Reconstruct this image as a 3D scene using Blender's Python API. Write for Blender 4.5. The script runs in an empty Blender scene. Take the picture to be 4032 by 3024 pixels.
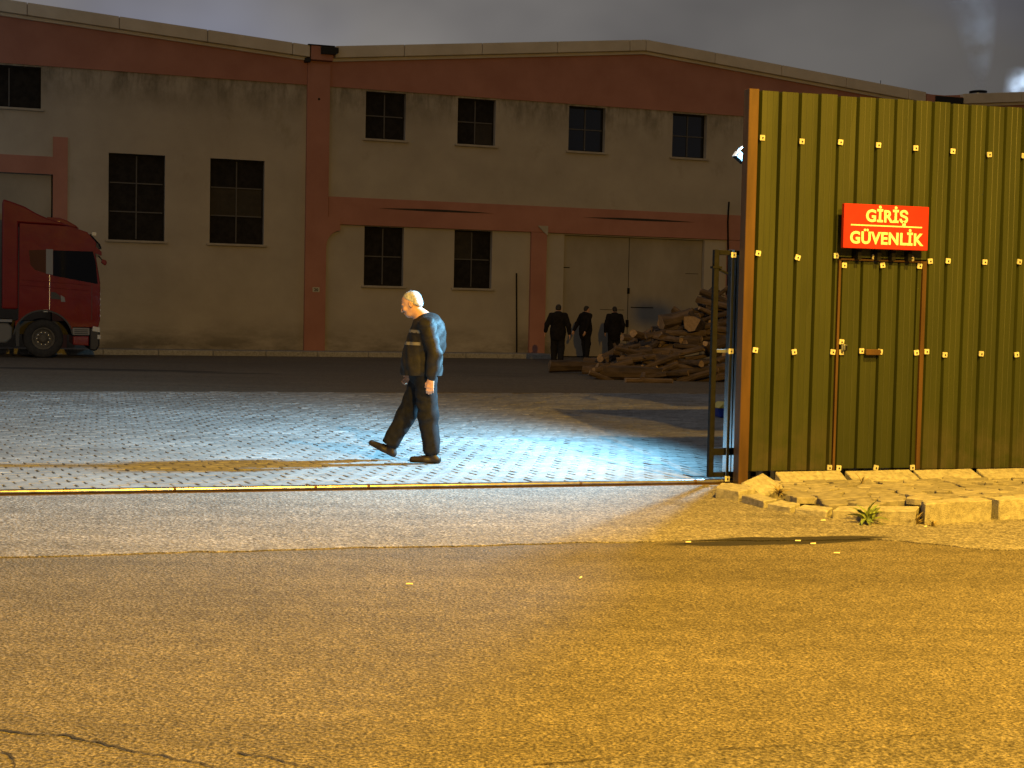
import bpy, bmesh, math, random
import numpy as np
from mathutils import Matrix, Vector, Euler
R = math.radians
random.seed(7)
scene = bpy.context.scene
scene.cycles.max_bounces = 6; scene.cycles.diffuse_bounces = 3; scene.cycles.glossy_bounces = 3; scene.cycles.volume_bounces = 1; scene.cycles.caustics_reflective = False; scene.cycles.caustics_refractive = False
C = bpy.context.collection

# ------------------------------------------------------------------ camera
CAM_H = 1.55
pitch, roll = 0.0510324, 0.0210724
cp, sp = math.cos(pitch), math.sin(pitch)
fw = Vector((0, cp, -sp)); up0 = Vector((0, sp, cp)); rt0 = Vector((1, 0, 0))
rt = rt0 * math.cos(roll) + up0 * math.sin(roll)
up = up0 * math.cos(roll) - rt0 * math.sin(roll)
cam_d = bpy.data.cameras.new('camera'); cam = bpy.data.objects.new('camera', cam_d); C.objects.link(cam)
cam_d.sensor_width = 36; cam_d.lens = 5689.43 / 4032 * 36
cam_d.clip_start = .1; cam_d.clip_end = 2000
mw = Matrix((( rt.x, up.x, -fw.x, 0), (rt.y, up.y, -fw.y, 0), (rt.z, up.z, -fw.z, CAM_H), (0, 0, 0, 1)))
cam.matrix_world = mw
scene.camera = cam

# ------------------------------------------------------------------ sky (overcast city night) and exposure
SKY = 1.0
LAMP_STREET = 8500.0     # sodium lamp beside the gate
LAMP_MAST = 27500.0      # sodium lamp across the street
LAMP_FLOOD = 9000.0      # blue-white floodlight at the added booth
world = bpy.data.worlds.new('World'); scene.world = world; world.use_nodes = True
nt = world.node_tree; nt.nodes.clear()
o_ = nt.nodes.new('ShaderNodeOutputWorld'); bg = nt.nodes.new('ShaderNodeBackground')
tc = nt.nodes.new('ShaderNodeTexCoord'); mp = nt.nodes.new('ShaderNodeMapping')
mp.inputs['Scale'].default_value = (1, 1, 1.6); mp.inputs['Location'].default_value = (.55, .1, 0)
n1 = nt.nodes.new('ShaderNodeTexNoise'); n1.inputs['Scale'].default_value = 3.2; n1.inputs['Detail'].default_value = 4; n1.inputs['Roughness'].default_value = .5
n2 = nt.nodes.new('ShaderNodeTexNoise'); n2.inputs['Scale'].default_value = 4.0; n2.inputs['Detail'].default_value = 2
r1 = nt.nodes.new('ShaderNodeValToRGB'); r1.color_ramp.elements[0].position = .34; r1.color_ramp.elements[1].position = .68
r1.color_ramp.elements[0].color = (.098, .092, .096, 1); r1.color_ramp.elements[1].color = (.25, .235, .222, 1)
r2 = nt.nodes.new('ShaderNodeValToRGB'); r2.color_ramp.elements[0].position = .50; r2.color_ramp.elements[1].position = .70
r2.color_ramp.elements[0].color = (1, 1, 1, 1); r2.color_ramp.elements[1].color = (.92, 1.0, 1.28, 1)
mx = nt.nodes.new('ShaderNodeMix'); mx.data_type = 'RGBA'; mx.blend_type = 'MULTIPLY'; mx.inputs[0].default_value = 1
L = nt.links.new
L(tc.outputs['Generated'], mp.inputs['Vector']); L(mp.outputs[0], n1.inputs['Vector']); L(mp.outputs[0], n2.inputs['Vector'])
L(n1.outputs['Fac'], r1.inputs[0]); L(n2.outputs['Fac'], r2.inputs[0]); L(r1.outputs[0], mx.inputs[6]); L(r2.outputs[0], mx.inputs[7])
sx = nt.nodes.new('ShaderNodeSeparateXYZ'); L(tc.outputs['Generated'], sx.inputs[0])
gl = nt.nodes.new('ShaderNodeMapRange'); gl.interpolation_type = 'SMOOTHSTEP'; gl.inputs['From Min'].default_value = -.45; gl.inputs['From Max'].default_value = .42; gl.inputs['To Min'].default_value = 1.2; gl.inputs['To Max'].default_value = .42
L(sx.outputs['X'], gl.inputs['Value']); mg = nt.nodes.new('ShaderNodeVectorMath'); mg.operation = 'SCALE'; L(mx.outputs[2], mg.inputs[0]); L(gl.outputs[0], mg.inputs['Scale'])
L(mg.outputs[0], bg.inputs['Color']); bg.inputs['Strength'].default_value = SKY; L(bg.outputs[0], o_.inputs[0])
vs = scene.view_settings; vs.view_transform = 'Standard'; vs.look = 'None'; vs.exposure = 0; vs.gamma = 1; vs.use_curve_mapping = False
SODIUM = (1.0, .545, .052); COOL = (.25, .66, 1.0)

# ------------------------------------------------------------------ helpers
def link(o, parent=None):
    C.objects.link(o)
    if parent is not None: o.parent = parent
    return o
def empty(name, loc=(0, 0, 0), rz=0, parent=None):
    o = bpy.data.objects.new(name, None); o.location = loc; o.rotation_euler = (0, 0, rz); o.empty_display_size = .2
    return link(o, parent)
def tag(o, label=None, cat=None, group=None, kind=None):
    if label: o['label'] = label
    if cat: o['category'] = cat
    if group: o['group'] = group
    if kind: o['kind'] = kind
    return o
class MB:
    """collects geometry for ONE mesh object"""
    def __init__(s): s.v = []; s.f = []; s.m = []
    def poly(s, pts, m=0):
        b = len(s.v); s.v += [tuple(p) for p in pts]; s.f.append(tuple(range(b, b + len(pts)))); s.m.append(m); return s
    def add(s, v, f, m=0):
        b = len(s.v); s.v += [tuple(p) for p in v]
        for q in f: s.f.append(tuple(i + b for i in q)); s.m.append(m)
        return s
    def box(s, x0, x1, y0, y1, z0, z1, m=0):
        v = [(x0, y0, z0), (x1, y0, z0), (x1, y1, z0), (x0, y1, z0), (x0, y0, z1), (x1, y0, z1), (x1, y1, z1), (x0, y1, z1)]
        return s.add(v, [(0, 3, 2, 1), (4, 5, 6, 7), (0, 1, 5, 4), (1, 2, 6, 5), (2, 3, 7, 6), (3, 0, 4, 7)], m)
    def prism(s, pts, y0, y1, m=0):       # pts (x,z) counter-clockwise seen from -y
        n = len(pts)
        v = [(x, y0, z) for x, z in pts] + [(x, y1, z) for x, z in pts]
        f = [tuple(range(n)), tuple(range(2 * n - 1, n - 1, -1))] + [((i + 1) % n, i, i + n, (i + 1) % n + n) for i in range(n)]
        return s.add(v, f, m)
    def slab(s, pts, z0, z1, m=0):        # pts (x,y) ccw from above; z1 may be a list
        n = len(pts)
        zt = z1 if isinstance(z1, (list, tuple)) else [z1] * n
        v = [(x, y, z0) for x, y in pts] + [(p[0], p[1], zt[i]) for i, p in enumerate(pts)]
        f = [tuple(range(n - 1, -1, -1)), tuple(range(n, 2 * n))] + [(i, (i + 1) % n, (i + 1) % n + n, i + n) for i in range(n)]
        return s.add(v, f, m)
    def tube(s, pts, r, n=10, m=0, cap=True):
        pts = [Vector(p) for p in pts]; rr = r if isinstance(r, (list, tuple)) else [r] * len(pts)
        b = len(s.v); a = None
        for i, p in enumerate(pts):
            d = (pts[min(i + 1, len(pts) - 1)] - pts[max(i - 1, 0)]).normalized()
            if a is None:
                a = d.orthogonal().normalized()
            else: a = (a - d * a.dot(d)).normalized()
            c = d.cross(a)
            for k in range(n):
                t = 2 * math.pi * k / n; s.v.append(tuple(p + (a * math.cos(t) + c * math.sin(t)) * rr[i]))
        for i in range(len(pts) - 1):
            for k in range(n):
                k2 = (k + 1) % n; s.f.append((b + i * n + k, b + i * n + k2, b + (i + 1) * n + k2, b + (i + 1) * n + k)); s.m.append(m)
        if cap:
            s.f.append(tuple(b + k for k in range(n - 1, -1, -1))); s.m.append(m)
            e = b + (len(pts) - 1) * n; s.f.append(tuple(e + k for k in range(n))); s.m.append(m)
        return s
    def mesh(s, name, mats, smooth=False):
        me = bpy.data.meshes.new(name); me.from_pydata(s.v, [], s.f)
        for x in (mats if isinstance(mats, (list, tuple)) else [mats]): me.materials.append(x)
        if any(s.m): me.polygons.foreach_set('material_index', s.m)
        if smooth: me.polygons.foreach_set('use_smooth', [True] * len(s.f))
        me.update(); return me
    def build(s, name, mats, parent=None, smooth=False, bevel=0, seg=2, fix=True):
        me = s.mesh(name, mats, smooth)
        if fix:
            bm = bmesh.new(); bm.from_mesh(me); bmesh.ops.recalc_face_normals(bm, faces=bm.faces); bm.to_mesh(me); bm.free()
        o = link(bpy.data.objects.new(name, me), parent)
        if bevel:
            md = o.modifiers.new('bevel', 'BEVEL'); md.width = bevel; md.segments = seg; md.limit_method = 'ANGLE'; md.angle_limit = R(35)
        return o
def inst(name, me, parent=None, loc=(0, 0, 0), rot=(0, 0, 0), scale=(1, 1, 1)):
    o = bpy.data.objects.new(name, me); o.location = loc; o.rotation_euler = rot; o.scale = scale
    return link(o, parent)

# ------------------------------------------------------------------ materials
def mat(name, c1, c2=None, scale=8, detail=4, rough=.8, bump=0, bscale=None, metal=0, spec=.4, lo=.35, hi=.65, aniso=(1, 1, 1), coat=0, randv=0, bdist=.02, voro=False):
    m = bpy.data.materials.new(name); m.use_nodes = True; t = m.node_tree; b = t.nodes['Principled BSDF']
    b.inputs['Roughness'].default_value = rough; b.inputs['Metallic'].default_value = metal
    b.inputs['Specular IOR Level'].default_value = spec; b.inputs['Coat Weight'].default_value = coat; b.inputs['Coat Roughness'].default_value = .06
    b.inputs['Base Color'].default_value = (*c1, 1)
    tcn = t.nodes.new('ShaderNodeTexCoord'); mpn = t.nodes.new('ShaderNodeMapping'); mpn.inputs['Scale'].default_value = aniso
    t.links.new(tcn.outputs['Object'], mpn.inputs['Vector'])
    col = None
    if c2:
        n = t.nodes.new('ShaderNodeTexNoise'); n.inputs['Scale'].default_value = scale; n.inputs['Detail'].default_value = detail; n.inputs['Roughness'].default_value = .6
        t.links.new(mpn.outputs[0], n.inputs['Vector'])
        r = t.nodes.new('ShaderNodeValToRGB'); r.color_ramp.elements[0].position = lo; r.color_ramp.elements[1].position = hi
        r.color_ramp.elements[0].color = (*c1, 1); r.color_ramp.elements[1].color = (*c2, 1)
        t.links.new(n.outputs['Fac'], r.inputs[0]); col = r.outputs[0]
    if randv:
        oi = t.nodes.new('ShaderNodeObjectInfo'); at = t.nodes.new('ShaderNodeAttribute'); at.attribute_name = 'var'
        ad = t.nodes.new('ShaderNodeMath'); ad.operation = 'ADD'; fr = t.nodes.new('ShaderNodeMath'); fr.operation = 'FRACT'
        t.links.new(oi.outputs['Random'], ad.inputs[0]); t.links.new(at.outputs['Fac'], ad.inputs[1]); t.links.new(ad.outputs[0], fr.inputs[0])
        mr = t.nodes.new('ShaderNodeMapRange'); mr.inputs['To Min'].default_value = 1 - randv; mr.inputs['To Max'].default_value = 1 + randv
        t.links.new(fr.outputs[0], mr.inputs['Value'])
        mm = t.nodes.new('ShaderNodeMix'); mm.data_type = 'RGBA'; mm.blend_type = 'MULTIPLY'; mm.inputs[0].default_value = 1
        if col: t.links.new(col, mm.inputs[6])
        else: mm.inputs[6].default_value = (*c1, 1)
        t.links.new(mr.outputs[0], mm.inputs[7]); col = mm.outputs[2]
    if col: t.links.new(col, b.inputs['Base Color'])
    if bump:
        if voro:
            n = t.nodes.new('ShaderNodeTexVoronoi'); n.inputs['Scale'].default_value = bscale or scale * 4; out = n.outputs['Distance']
        else:
            n = t.nodes.new('ShaderNodeTexNoise'); n.inputs['Scale'].default_value = bscale or scale * 4; n.inputs['Detail'].default_value = 3; out = n.outputs['Fac']
        t.links.new(mpn.outputs[0], n.inputs['Vector'])
        bp = t.nodes.new('ShaderNodeBump'); bp.inputs['Strength'].default_value = bump; bp.inputs['Distance'].default_value = bdist
        t.links.new(out, bp.inputs['Height']); t.links.new(bp.outputs[0], b.inputs['Normal'])
    return m
def emit(name, col, st):
    m = bpy.data.materials.new(name); m.use_nodes = True; b = m.node_tree.nodes['Principled BSDF']
    b.inputs['Base Color'].default_value = (.8, .8, .8, 1); b.inputs['Emission Color'].default_value = (*col, 1); b.inputs['Emission Strength'].default_value = st
    return m
YGm = 0.2915226
def asphalt(name, dark, light, grain=75, big=.5, stains=()):
    """coarse aggregate asphalt; stains: list of (x, y, half length, half width, rotation, strength) tar patches"""
    m = bpy.data.materials.new(name); m.use_nodes = True; t = m.node_tree; b = t.nodes['Principled BSDF']
    b.inputs['Roughness'].default_value = .82; b.inputs['Specular IOR Level'].default_value = .35
    tcn = t.nodes.new('ShaderNodeTexCoord'); v = tcn.outputs['Object']; N = t.nodes.new; K = t.links.new
    def noise(sc, det, ro=.6):
        n = N('ShaderNodeTexNoise'); n.inputs['Scale'].default_value = sc; n.inputs['Detail'].default_value = det; n.inputs['Roughness'].default_value = ro; K(v, n.inputs['Vector']); return n.outputs['Fac']
    def ramp(s, a, bb, c0, c1):
        r = N('ShaderNodeValToRGB'); r.color_ramp.elements[0].position = a; r.color_ramp.elements[1].position = bb
        r.color_ramp.elements[0].color = (*c0, 1); r.color_ramp.elements[1].color = (*c1, 1); K(s, r.inputs[0]); return r.outputs[0]
    def mul(a, c, f=1, mode='MULTIPLY'):
        x = N('ShaderNodeMix'); x.data_type = 'RGBA'; x.blend_type = mode; x.inputs[0].default_value = f; K(a, x.inputs[6])
        if isinstance(c, tuple): x.inputs[7].default_value = (*c, 1)
        else: K(c, x.inputs[7])
        return x
    g = noise(grain, 2.5, .7)
    col = ramp(g, .38, .64, dark, light)
    gb = ramp(noise(big, 4), .3, .72, (.82, .82, .82), (1.12, 1.12, 1.12))
    col = mul(col, gb).outputs[2]
    g2 = ramp(noise(6, 5, .7), .35, .68, (.8, .8, .8), (1.12, 1.12, 1.12)); col = mul(col, g2).outputs[2]
    vo = N('ShaderNodeTexVoronoi'); vo.inputs['Scale'].default_value = grain * .62; K(v, vo.inputs['Vector'])
    vr = ramp(vo.outputs['Color'], .15, .95, (.72, .72, .72), (1.28, 1.28, 1.28)); col = mul(col, vr).outputs[2]
    sm = N('ShaderNodeMapping'); sm.inputs['Rotation'].default_value = (0, 0, -YGm); sm.inputs['Scale'].default_value = (.16, 2.4, 1); K(v, sm.inputs['Vector'])
    sn = N('ShaderNodeTexNoise'); sn.inputs['Scale'].default_value = 1.0; sn.inputs['Detail'].default_value = 5; sn.inputs['Roughness'].default_value = .62; K(sm.outputs[0], sn.inputs['Vector'])
    col = mul(col, ramp(sn.outputs['Fac'], .36, .66, (.87, .87, .87), (1.13, 1.13, 1.13))).outputs[2]
    for (sx, sy, hl, hw, ro, stg) in stains:
        mpn = N('ShaderNodeMapping'); mpn.vector_type = 'TEXTURE'; mpn.inputs['Location'].default_value = (sx, sy, 0); mpn.inputs['Rotation'].default_value = (0, 0, ro); mpn.inputs['Scale'].default_value = (hl, hw, 1)
        wn = N('ShaderNodeTexNoise'); wn.inputs['Scale'].default_value = 2.2; wn.inputs['Detail'].default_value = 5; K(v, wn.inputs['Vector'])
        wv = N('ShaderNodeVectorMath'); wv.operation = 'MULTIPLY_ADD'; K(wn.outputs['Color'], wv.inputs[0]); wv.inputs[1].default_value = (.16, .16, 0); K(v, wv.inputs[2])
        w2 = N('ShaderNodeVectorMath'); w2.operation = 'SUBTRACT'; K(wv.outputs[0], w2.inputs[0]); w2.inputs[1].default_value = (.08, .08, 0)
        K(w2.outputs[0], mpn.inputs['Vector']); ln = N('ShaderNodeVectorMath'); ln.operation = 'LENGTH'; K(mpn.outputs[0], ln.inputs[0])
        mr = N('ShaderNodeMapRange'); mr.interpolation_type = 'SMOOTHSTEP'; mr.inputs['From Min'].default_value = .75; mr.inputs['From Max'].default_value = 1.05
        mr.inputs['To Min'].default_value = stg; mr.inputs['To Max'].default_value = 0; K(ln.outputs['Value'], mr.inputs['Value'])
        x = mul(col, (.022, .02, .018), 1, 'MIX'); K(mr.outputs[0], x.inputs[0]); col = x.outputs[2]
    K(col, b.inputs['Base Color'])
    bp = N('ShaderNodeBump'); bp.inputs['Strength'].default_value = .85; bp.inputs['Distance'].default_value = .012; K(g, bp.inputs['Height'])
    bp2 = N('ShaderNodeBump'); bp2.inputs['Strength'].default_value = .7; bp2.inputs['Distance'].default_value = .01; K(vo.outputs['Distance'], bp2.inputs['Height']); K(bp.outputs[0], bp2.inputs['Normal'])
    K(bp2.outputs[0], b.inputs['Normal'])
    return m
M = {}
M['road'] = asphalt('road_asphalt', (.038, .032, .023), (.245, .21, .150), 72, .45, stains=[(1.85, 9.86, .95, .13, .27, 1.0)])
M['patch'] = asphalt('patch_asphalt', (.044, .038, .03), (.22, .193, .15), 75, .8)
M['apron'] = asphalt('apron_asphalt', (.095, .087, .076), (.365, .335, .295), 62, .6, stains=[(1.85, 9.89, .95, .14, .27, 1.0)])
M['yard'] = asphalt('yard_asphalt', (.080, .066, .048), (.205, .172, .128), 60, .12, stains=[(-9.5, 33.0, 3.2, .6, .05, .8), (-6.4, 32.6, 1.3, .25, .12, .7), (-.3, 34, .9, .2, .2, .5)])
M['sand'] = mat('joint_sand', (.035, .032, .028), (.075, .068, .058), 30, bump=.4)
M['paver'] = mat('concrete_paver', (.18, .176, .17), (.285, .28, .268), 14, 5, .8, .35, 140, randv=.14, bdist=.006)
def paver_stains():
    m = M['paver']; t = m.node_tree; b = t.nodes['Principled BSDF']; N = t.nodes.new; K = t.links.new; src = b.inputs['Base Color'].links[0].from_socket
    g_ = N('ShaderNodeNewGeometry'); n = N('ShaderNodeTexNoise'); n.inputs['Scale'].default_value = .55; n.inputs['Detail'].default_value = 6; n.inputs['Roughness'].default_value = .65; K(g_.outputs['Position'], n.inputs['Vector'])
    r = N('ShaderNodeValToRGB'); r.color_ramp.elements[0].position = .34; r.color_ramp.elements[1].position = .62; r.color_ramp.elements[0].color = (.74, .72, .70, 1); r.color_ramp.elements[1].color = (1.12, 1.12, 1.12, 1); K(n.outputs['Fac'], r.inputs[0])
    x = N('ShaderNodeMix'); x.data_type = 'RGBA'; x.blend_type = 'MULTIPLY'; x.inputs[0].default_value = 1; K(src, x.inputs[6]); K(r.outputs[0], x.inputs[7]); K(x.outputs[2], b.inputs['Base Color'])
paver_stains()
M['island_paver'] = mat('worn_island_paver', (.17, .158, .138), (.30, .28, .245), 12, 6, .9, .5, 90, randv=.2, bdist=.008)
M['kerb'] = mat('rough_kerb_concrete', (.24, .225, .19), (.40, .38, .325), 22, 6, .9, .6, 110, randv=.06, bdist=.012)
M['soil'] = mat('joint_soil', (.018, .015, .011), (.04, .034, .026), 40, bump=.6)
M['steel'] = mat('rail_steel', (.42, .40, .37), (.28, .24, .19), 12, 4, .28, .1, 60, metal=1, bdist=.003)
M['galv'] = mat('galvanised_steel', (.42, .44, .46), (.28, .30, .32), 10, 3, .35, metal=.9)
M['black_steel'] = mat('black_painted_steel', (.005, .005, .006), (.010, .0095, .0095), 14, 4, .7, spec=.12)
M['rust_paint'] = mat('brown_primer_steel', (.050, .025, .008), (.085, .044, .014), 9, 5, .55, .1, 50, aniso=(1, 1, .15), bdist=.004)
M['white_paint'] = mat('white_washer_plastic', (.40, .38, .30), (.58, .56, .47), 45, 4, .6, randv=.15)
M['bolt'] = mat('dark_bolt', (.05, .045, .04), rough=.5, metal=.6)
M['red_sign'] = mat('red_sign_vinyl', (.42, .022, .011), (.37, .018, .009), 6, 3, .5)
M['sign_letter'] = mat('pale_sign_letter', (.74, .70, .50), rough=.5)
M['black'] = mat('matt_black', (.012, .012, .012), rough=.8)
M['leaf'] = mat('weed_leaf', (.10, .15, .035), (.17, .22, .06), 25, 3, .55, randv=.3)
M['dry'] = mat('dry_weed', (.16, .12, .05), (.24, .19, .09), 25, 3, .8, randv=.2)
M['butt'] = mat('cigarette_butt', (.80, .74, .55), rough=.8)
M['pebble'] = mat('gutter_pebble', (.12, .13, .17), (.5, .5, .52), 40, 2, .5, lo=.4, hi=.7)

def weather(m, c, lo=.48, hi=.72, sc=(14, 14, .4), st=.75, zlo=None, zhi=None):
    t = m.node_tree; b = t.nodes['Principled BSDF']; N = t.nodes.new; K = t.links.new; src = b.inputs['Base Color'].links[0].from_socket
    g_ = N('ShaderNodeNewGeometry'); mp_ = N('ShaderNodeMapping'); mp_.inputs['Scale'].default_value = sc; K(g_.outputs['Position'], mp_.inputs[0])
    n = N('ShaderNodeTexNoise'); n.inputs['Scale'].default_value = 1; n.inputs['Detail'].default_value = 6; n.inputs['Roughness'].default_value = .65; K(mp_.outputs[0], n.inputs['Vector'])
    a = N('ShaderNodeMapRange'); a.inputs['From Min'].default_value = lo; a.inputs['From Max'].default_value = hi; a.inputs['To Max'].default_value = st; K(n.outputs['Fac'], a.inputs['Value']); f_ = a.outputs[0]
    if zlo is not None:
        sp_ = N('ShaderNodeSeparateXYZ'); K(g_.outputs['Position'], sp_.inputs[0]); h = N('ShaderNodeMapRange'); h.inputs['From Min'].default_value = zlo; h.inputs['From Max'].default_value = zhi; K(sp_.outputs['Z'], h.inputs['Value'])
        mu = N('ShaderNodeMath'); mu.operation = 'MULTIPLY'; K(f_, mu.inputs[0]); K(h.outputs[0], mu.inputs[1]); f_ = mu.outputs[0]
    x = N('ShaderNodeMix'); x.data_type = 'RGBA'; K(f_, x.inputs[0]); K(src, x.inputs[6]); x.inputs[7].default_value = (*c, 1); K(x.outputs[2], b.inputs['Base Color']); return m
def fence_material():
    m = mat('olive_green_sheet', (.022, .028, .0035), (.031, .038, .0055), 5, 5, .5, .06, 20, spec=.45, aniso=(1, 1, .1), bdist=.004); weather(m, (.040, .045, .011), st=.5); weather(m, (.055, .048, .028), .35, .6, (5, 5, 5), .8, .75, .15); return m
M['fence'] = fence_material()
M['door_sheet'] = mat('darker_green_sheet', (.019, .025, .003), (.027, .033, .0045), 5, 5, .5, .06, 20, spec=.45, aniso=(1, 1, .1), bdist=.004)
M['edge_metal'] = mat('bright_folded_steel', (.42, .47, .52), (.30, .34, .38), 4, 4, .22, .25, 7, metal=1, aniso=(1, 1, .25), bdist=.02)
M['gate_sheet'] = mat('grey_blue_gate_sheet', (.20, .235, .27), (.30, .33, .36), 6, 4, .3, .15, 12, metal=.7, aniso=(1, 1, .3), bdist=.01)

def wall_material():
    m = mat('stained_beige_plaster', (.345, .31, .255), (.41, .37, .305), .6, 5, .92, .25, 30, spec=.15, bdist=.01)
    t = m.node_tree; b = t.nodes['Principled BSDF']; N = t.nodes.new; K = t.links.new
    src = b.inputs['Base Color'].links[0].from_socket
    tcn = N('ShaderNodeTexCoord'); sep = N('ShaderNodeSeparateXYZ'); K(tcn.outputs['Object'], sep.inputs[0])
    def streak(scale, lo, hi, z0, z1, colr, src, inv=False, st=1.0):
        mp_ = N('ShaderNodeMapping'); mp_.inputs['Scale'].default_value = scale; K(tcn.outputs['Object'], mp_.inputs[0])
        n = N('ShaderNodeTexNoise'); n.inputs['Scale'].default_value = 1; n.inputs['Detail'].default_value = 7; n.inputs['Roughness'].default_value = .68; K(mp_.outputs[0], n.inputs['Vector'])
        a = N('ShaderNodeMapRange'); a.inputs['From Min'].default_value = lo; a.inputs['From Max'].default_value = hi; K(n.outputs['Fac'], a.inputs['Value'])
        h = N('ShaderNodeMapRange'); h.inputs['From Min'].default_value = z0; h.inputs['From Max'].default_value = z1; K(sep.outputs['Z'], h.inputs['Value'])
        mu = N('ShaderNodeMath'); mu.operation = 'MULTIPLY'; K(a.outputs[0], mu.inputs[0]); K(h.outputs[0], mu.inputs[1])
        m2 = N('ShaderNodeMath'); m2.operation = 'MULTIPLY'; K(mu.outputs[0], m2.inputs[0]); m2.inputs[1].default_value = st
        x = N('ShaderNodeMix'); x.data_type = 'RGBA'; K(m2.outputs[0], x.inputs[0]); K(src, x.inputs[6]); x.inputs[7].default_value = (*colr, 1); return x.outputs[2]
    src = streak((1.3, 1, .7), .42, .66, 7.3, 8.35, (.11, .095, .065), src, st=.85)
    src = streak((5, 1, .8), .5, .7, 7.6, 8.5, (.105, .09, .06), src, st=.8)
    src = streak((.5, 1, 1.5), .38, .6, 1.1, .25, (.105, .092, .07), src, st=.75)
    src = streak((.7, 1, .5), .58, .75, 3, 6, (.20, .175, .11), src, st=.6)
    src = streak((3, 1, 3), .66, .72, 9, 0, (.12, .1, .07), src, st=.5)
    K(src, b.inputs['Base Color']); return m
M['wall'] = wall_material()
M['red_wall'] = mat('brick_red_paint', (.33, .155, .115), (.39, .19, .142), .8, 5, .9, .2, 30, spec=.15, bdist=.01)
M['coping'] = mat('coping_panel', (.50, .45, .36), (.58, .525, .43), 1.2, 4, .8, spec=.2)
M['warehouse_door'] = mat('dirty_beige_door', (.265, .235, .185), (.33, .295, .235), 1.1, 6, .85, .1, 20, spec=.2, aniso=(1, 1, .5))
M['glass_dark'] = mat('dirty_dark_glass', (.010, .009, .008), (.02, .018, .016), 6, 3, .75, spec=.12)
M['glass_dusty'] = mat('dusty_glass', (.022, .019, .016), (.035, .03, .024), 4, 4, .6, spec=.2)
M['glass_sky'] = mat('sky_reflecting_glass', (.010, .012, .02), rough=.10, spec=.9)
M['muntin'] = mat('grey_window_bar', (.085, .082, .08), rough=.7)
M['sill'] = mat('window_sill', (.31, .275, .22), (.37, .335, .27), 3, 4, .9)
M['roof'] = mat('roof_sheet', (.16, .16, .16), (.24, .24, .24), 1, 4, .6)
M['concrete'] = mat('old_concrete', (.20, .185, .16), (.30, .28, .245), 3, 6, .9, .3, 40, bdist=.01)

# ------------------------------------------------------------------ frames of reference (real directions of the fence and the warehouse)
YG, YF = 0.2915226, 0.337135
cg, sg = math.cos(YG), math.sin(YG)
OG = Vector((0, 12.3, 0)) - 12.3 * sg * Vector((cg, sg, 0))          # along-fence coordinate 0
def G(s, q, z=0): return (OG.x + s * cg - q * sg, OG.y + s * sg + q * cg, z)
def dq(d): return (d - 12.3) * cg
cf, sf = math.cos(YF), math.sin(YF)
OF = Vector((0, 48.4, 0)) - 48.4 * sf * Vector((cf, sf, 0))
def F(s, q, z=0): return (OF.x + s * cf - q * sf, OF.y + s * sf + q * cf, z)

# ================================================================== GROUND
g = MB().poly([(-500, -300, -.08), (500, -300, -.08), (500, 700, -.08), (-500, 700, -.08)]).build('ground', M['yard']); tag(g, kind='structure')
def ragged(pts, step=.06, amp=.02, seed=1):
    rd = random.Random(seed); out = []; w = 0
    for a, b in zip(pts[:-1], pts[1:]):
        a = Vector(a); b = Vector(b); n = max(1, int((b - a).length / step)); nr = Vector((-(b - a).y, (b - a).x)).normalized()
        for i in range(n):
            w = .75 * w + rd.gauss(0, amp * .6); p = a.lerp(b, i / n) + nr * w; out.append((p.x, p.y))
    out.append(tuple(pts[-1])); return out
road = MB().slab([G(-60, -60)[:2], G(60, -60)[:2], G(60, dq(12.5))[:2], G(-60, dq(12.5))[:2]], -.05, 0).build('road', M['road']); tag(road, kind='structure')
edge = ragged([(-16, 4.75), (-3.05, 8.61), (-1.18, 9.15), (.95, 9.74), (2.6, 10.03), (2.9, 9.9), (3.27, 9.68), (3.5, 9.74), (9, 11.0)], .05, .016, 3)
top_ = [G(11, dq(12.5))[:2], G(-13.5, dq(12.5))[:2]]
apron = MB().slab(edge + top_, .001, .008).build('entrance_apron', M['apron']); tag(apron, kind='structure')
edge2 = ragged([(-.9, 4.52), (.097, 4.835), (.5, 4.955), (1.016, 5.12), (1.56, 5.28), (1.975, 5.42), (6, 6.7)], .04, .010, 9)
pt = MB().slab([(-.9, -3), (6, -3)] + edge2[::-1], .001, .009).build('road_patch', M['patch']); tag(pt, kind='structure')
def crack_like_strip(pts, w, seed):
    rd = random.Random(seed); a = ragged(pts, .025, .012, seed); m = MB(); l = []; r_ = []
    for i, p in enumerate(a):
        q = Vector(a[min(i + 1, len(a) - 1)]) - Vector(a[max(i - 1, 0)]); n = Vector((-q.y, q.x)).normalized() if q.length > 0 else Vector((0, 1))
        ww = w * (.25 + .9 * rd.random()) * (1 - .7 * i / len(a)); l.append(Vector(p) + n * ww); r_.append(Vector(p) - n * ww)
    for i in range(len(a) - 1):
        m.poly([(*r_[i], .0045), (*r_[i + 1], .0045), (*l[i + 1], .0045), (*l[i], .0045)])
    return m.build('crack_like_strip', M['soil'], road)
crack_like_strip([(-1.95, 5.13), (-1.6, 5.08), (-1.36, 4.975), (-1.08, 4.825), (-.9, 4.74)], .011, 4)
crack_like_strip([(-1.8, 5.02), (-1.66, 4.81), (-1.6, 4.7)], .009, 5)
crack_like_strip([(-.92, 4.93), (-.78, 4.87), (-.66, 4.78), (-.6, 4.72)], .008, 6)
crack_like_strip([(.1, 4.86), (.5, 4.98), (1.016, 5.14), (1.56, 5.30), (1.99, 5.44)], .007, 7)
crack_like_strip([(-2.35, 8.85), (-1.9, 8.97), (-1.2, 9.16), (-.5, 9.33)], .008, 8)

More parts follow.
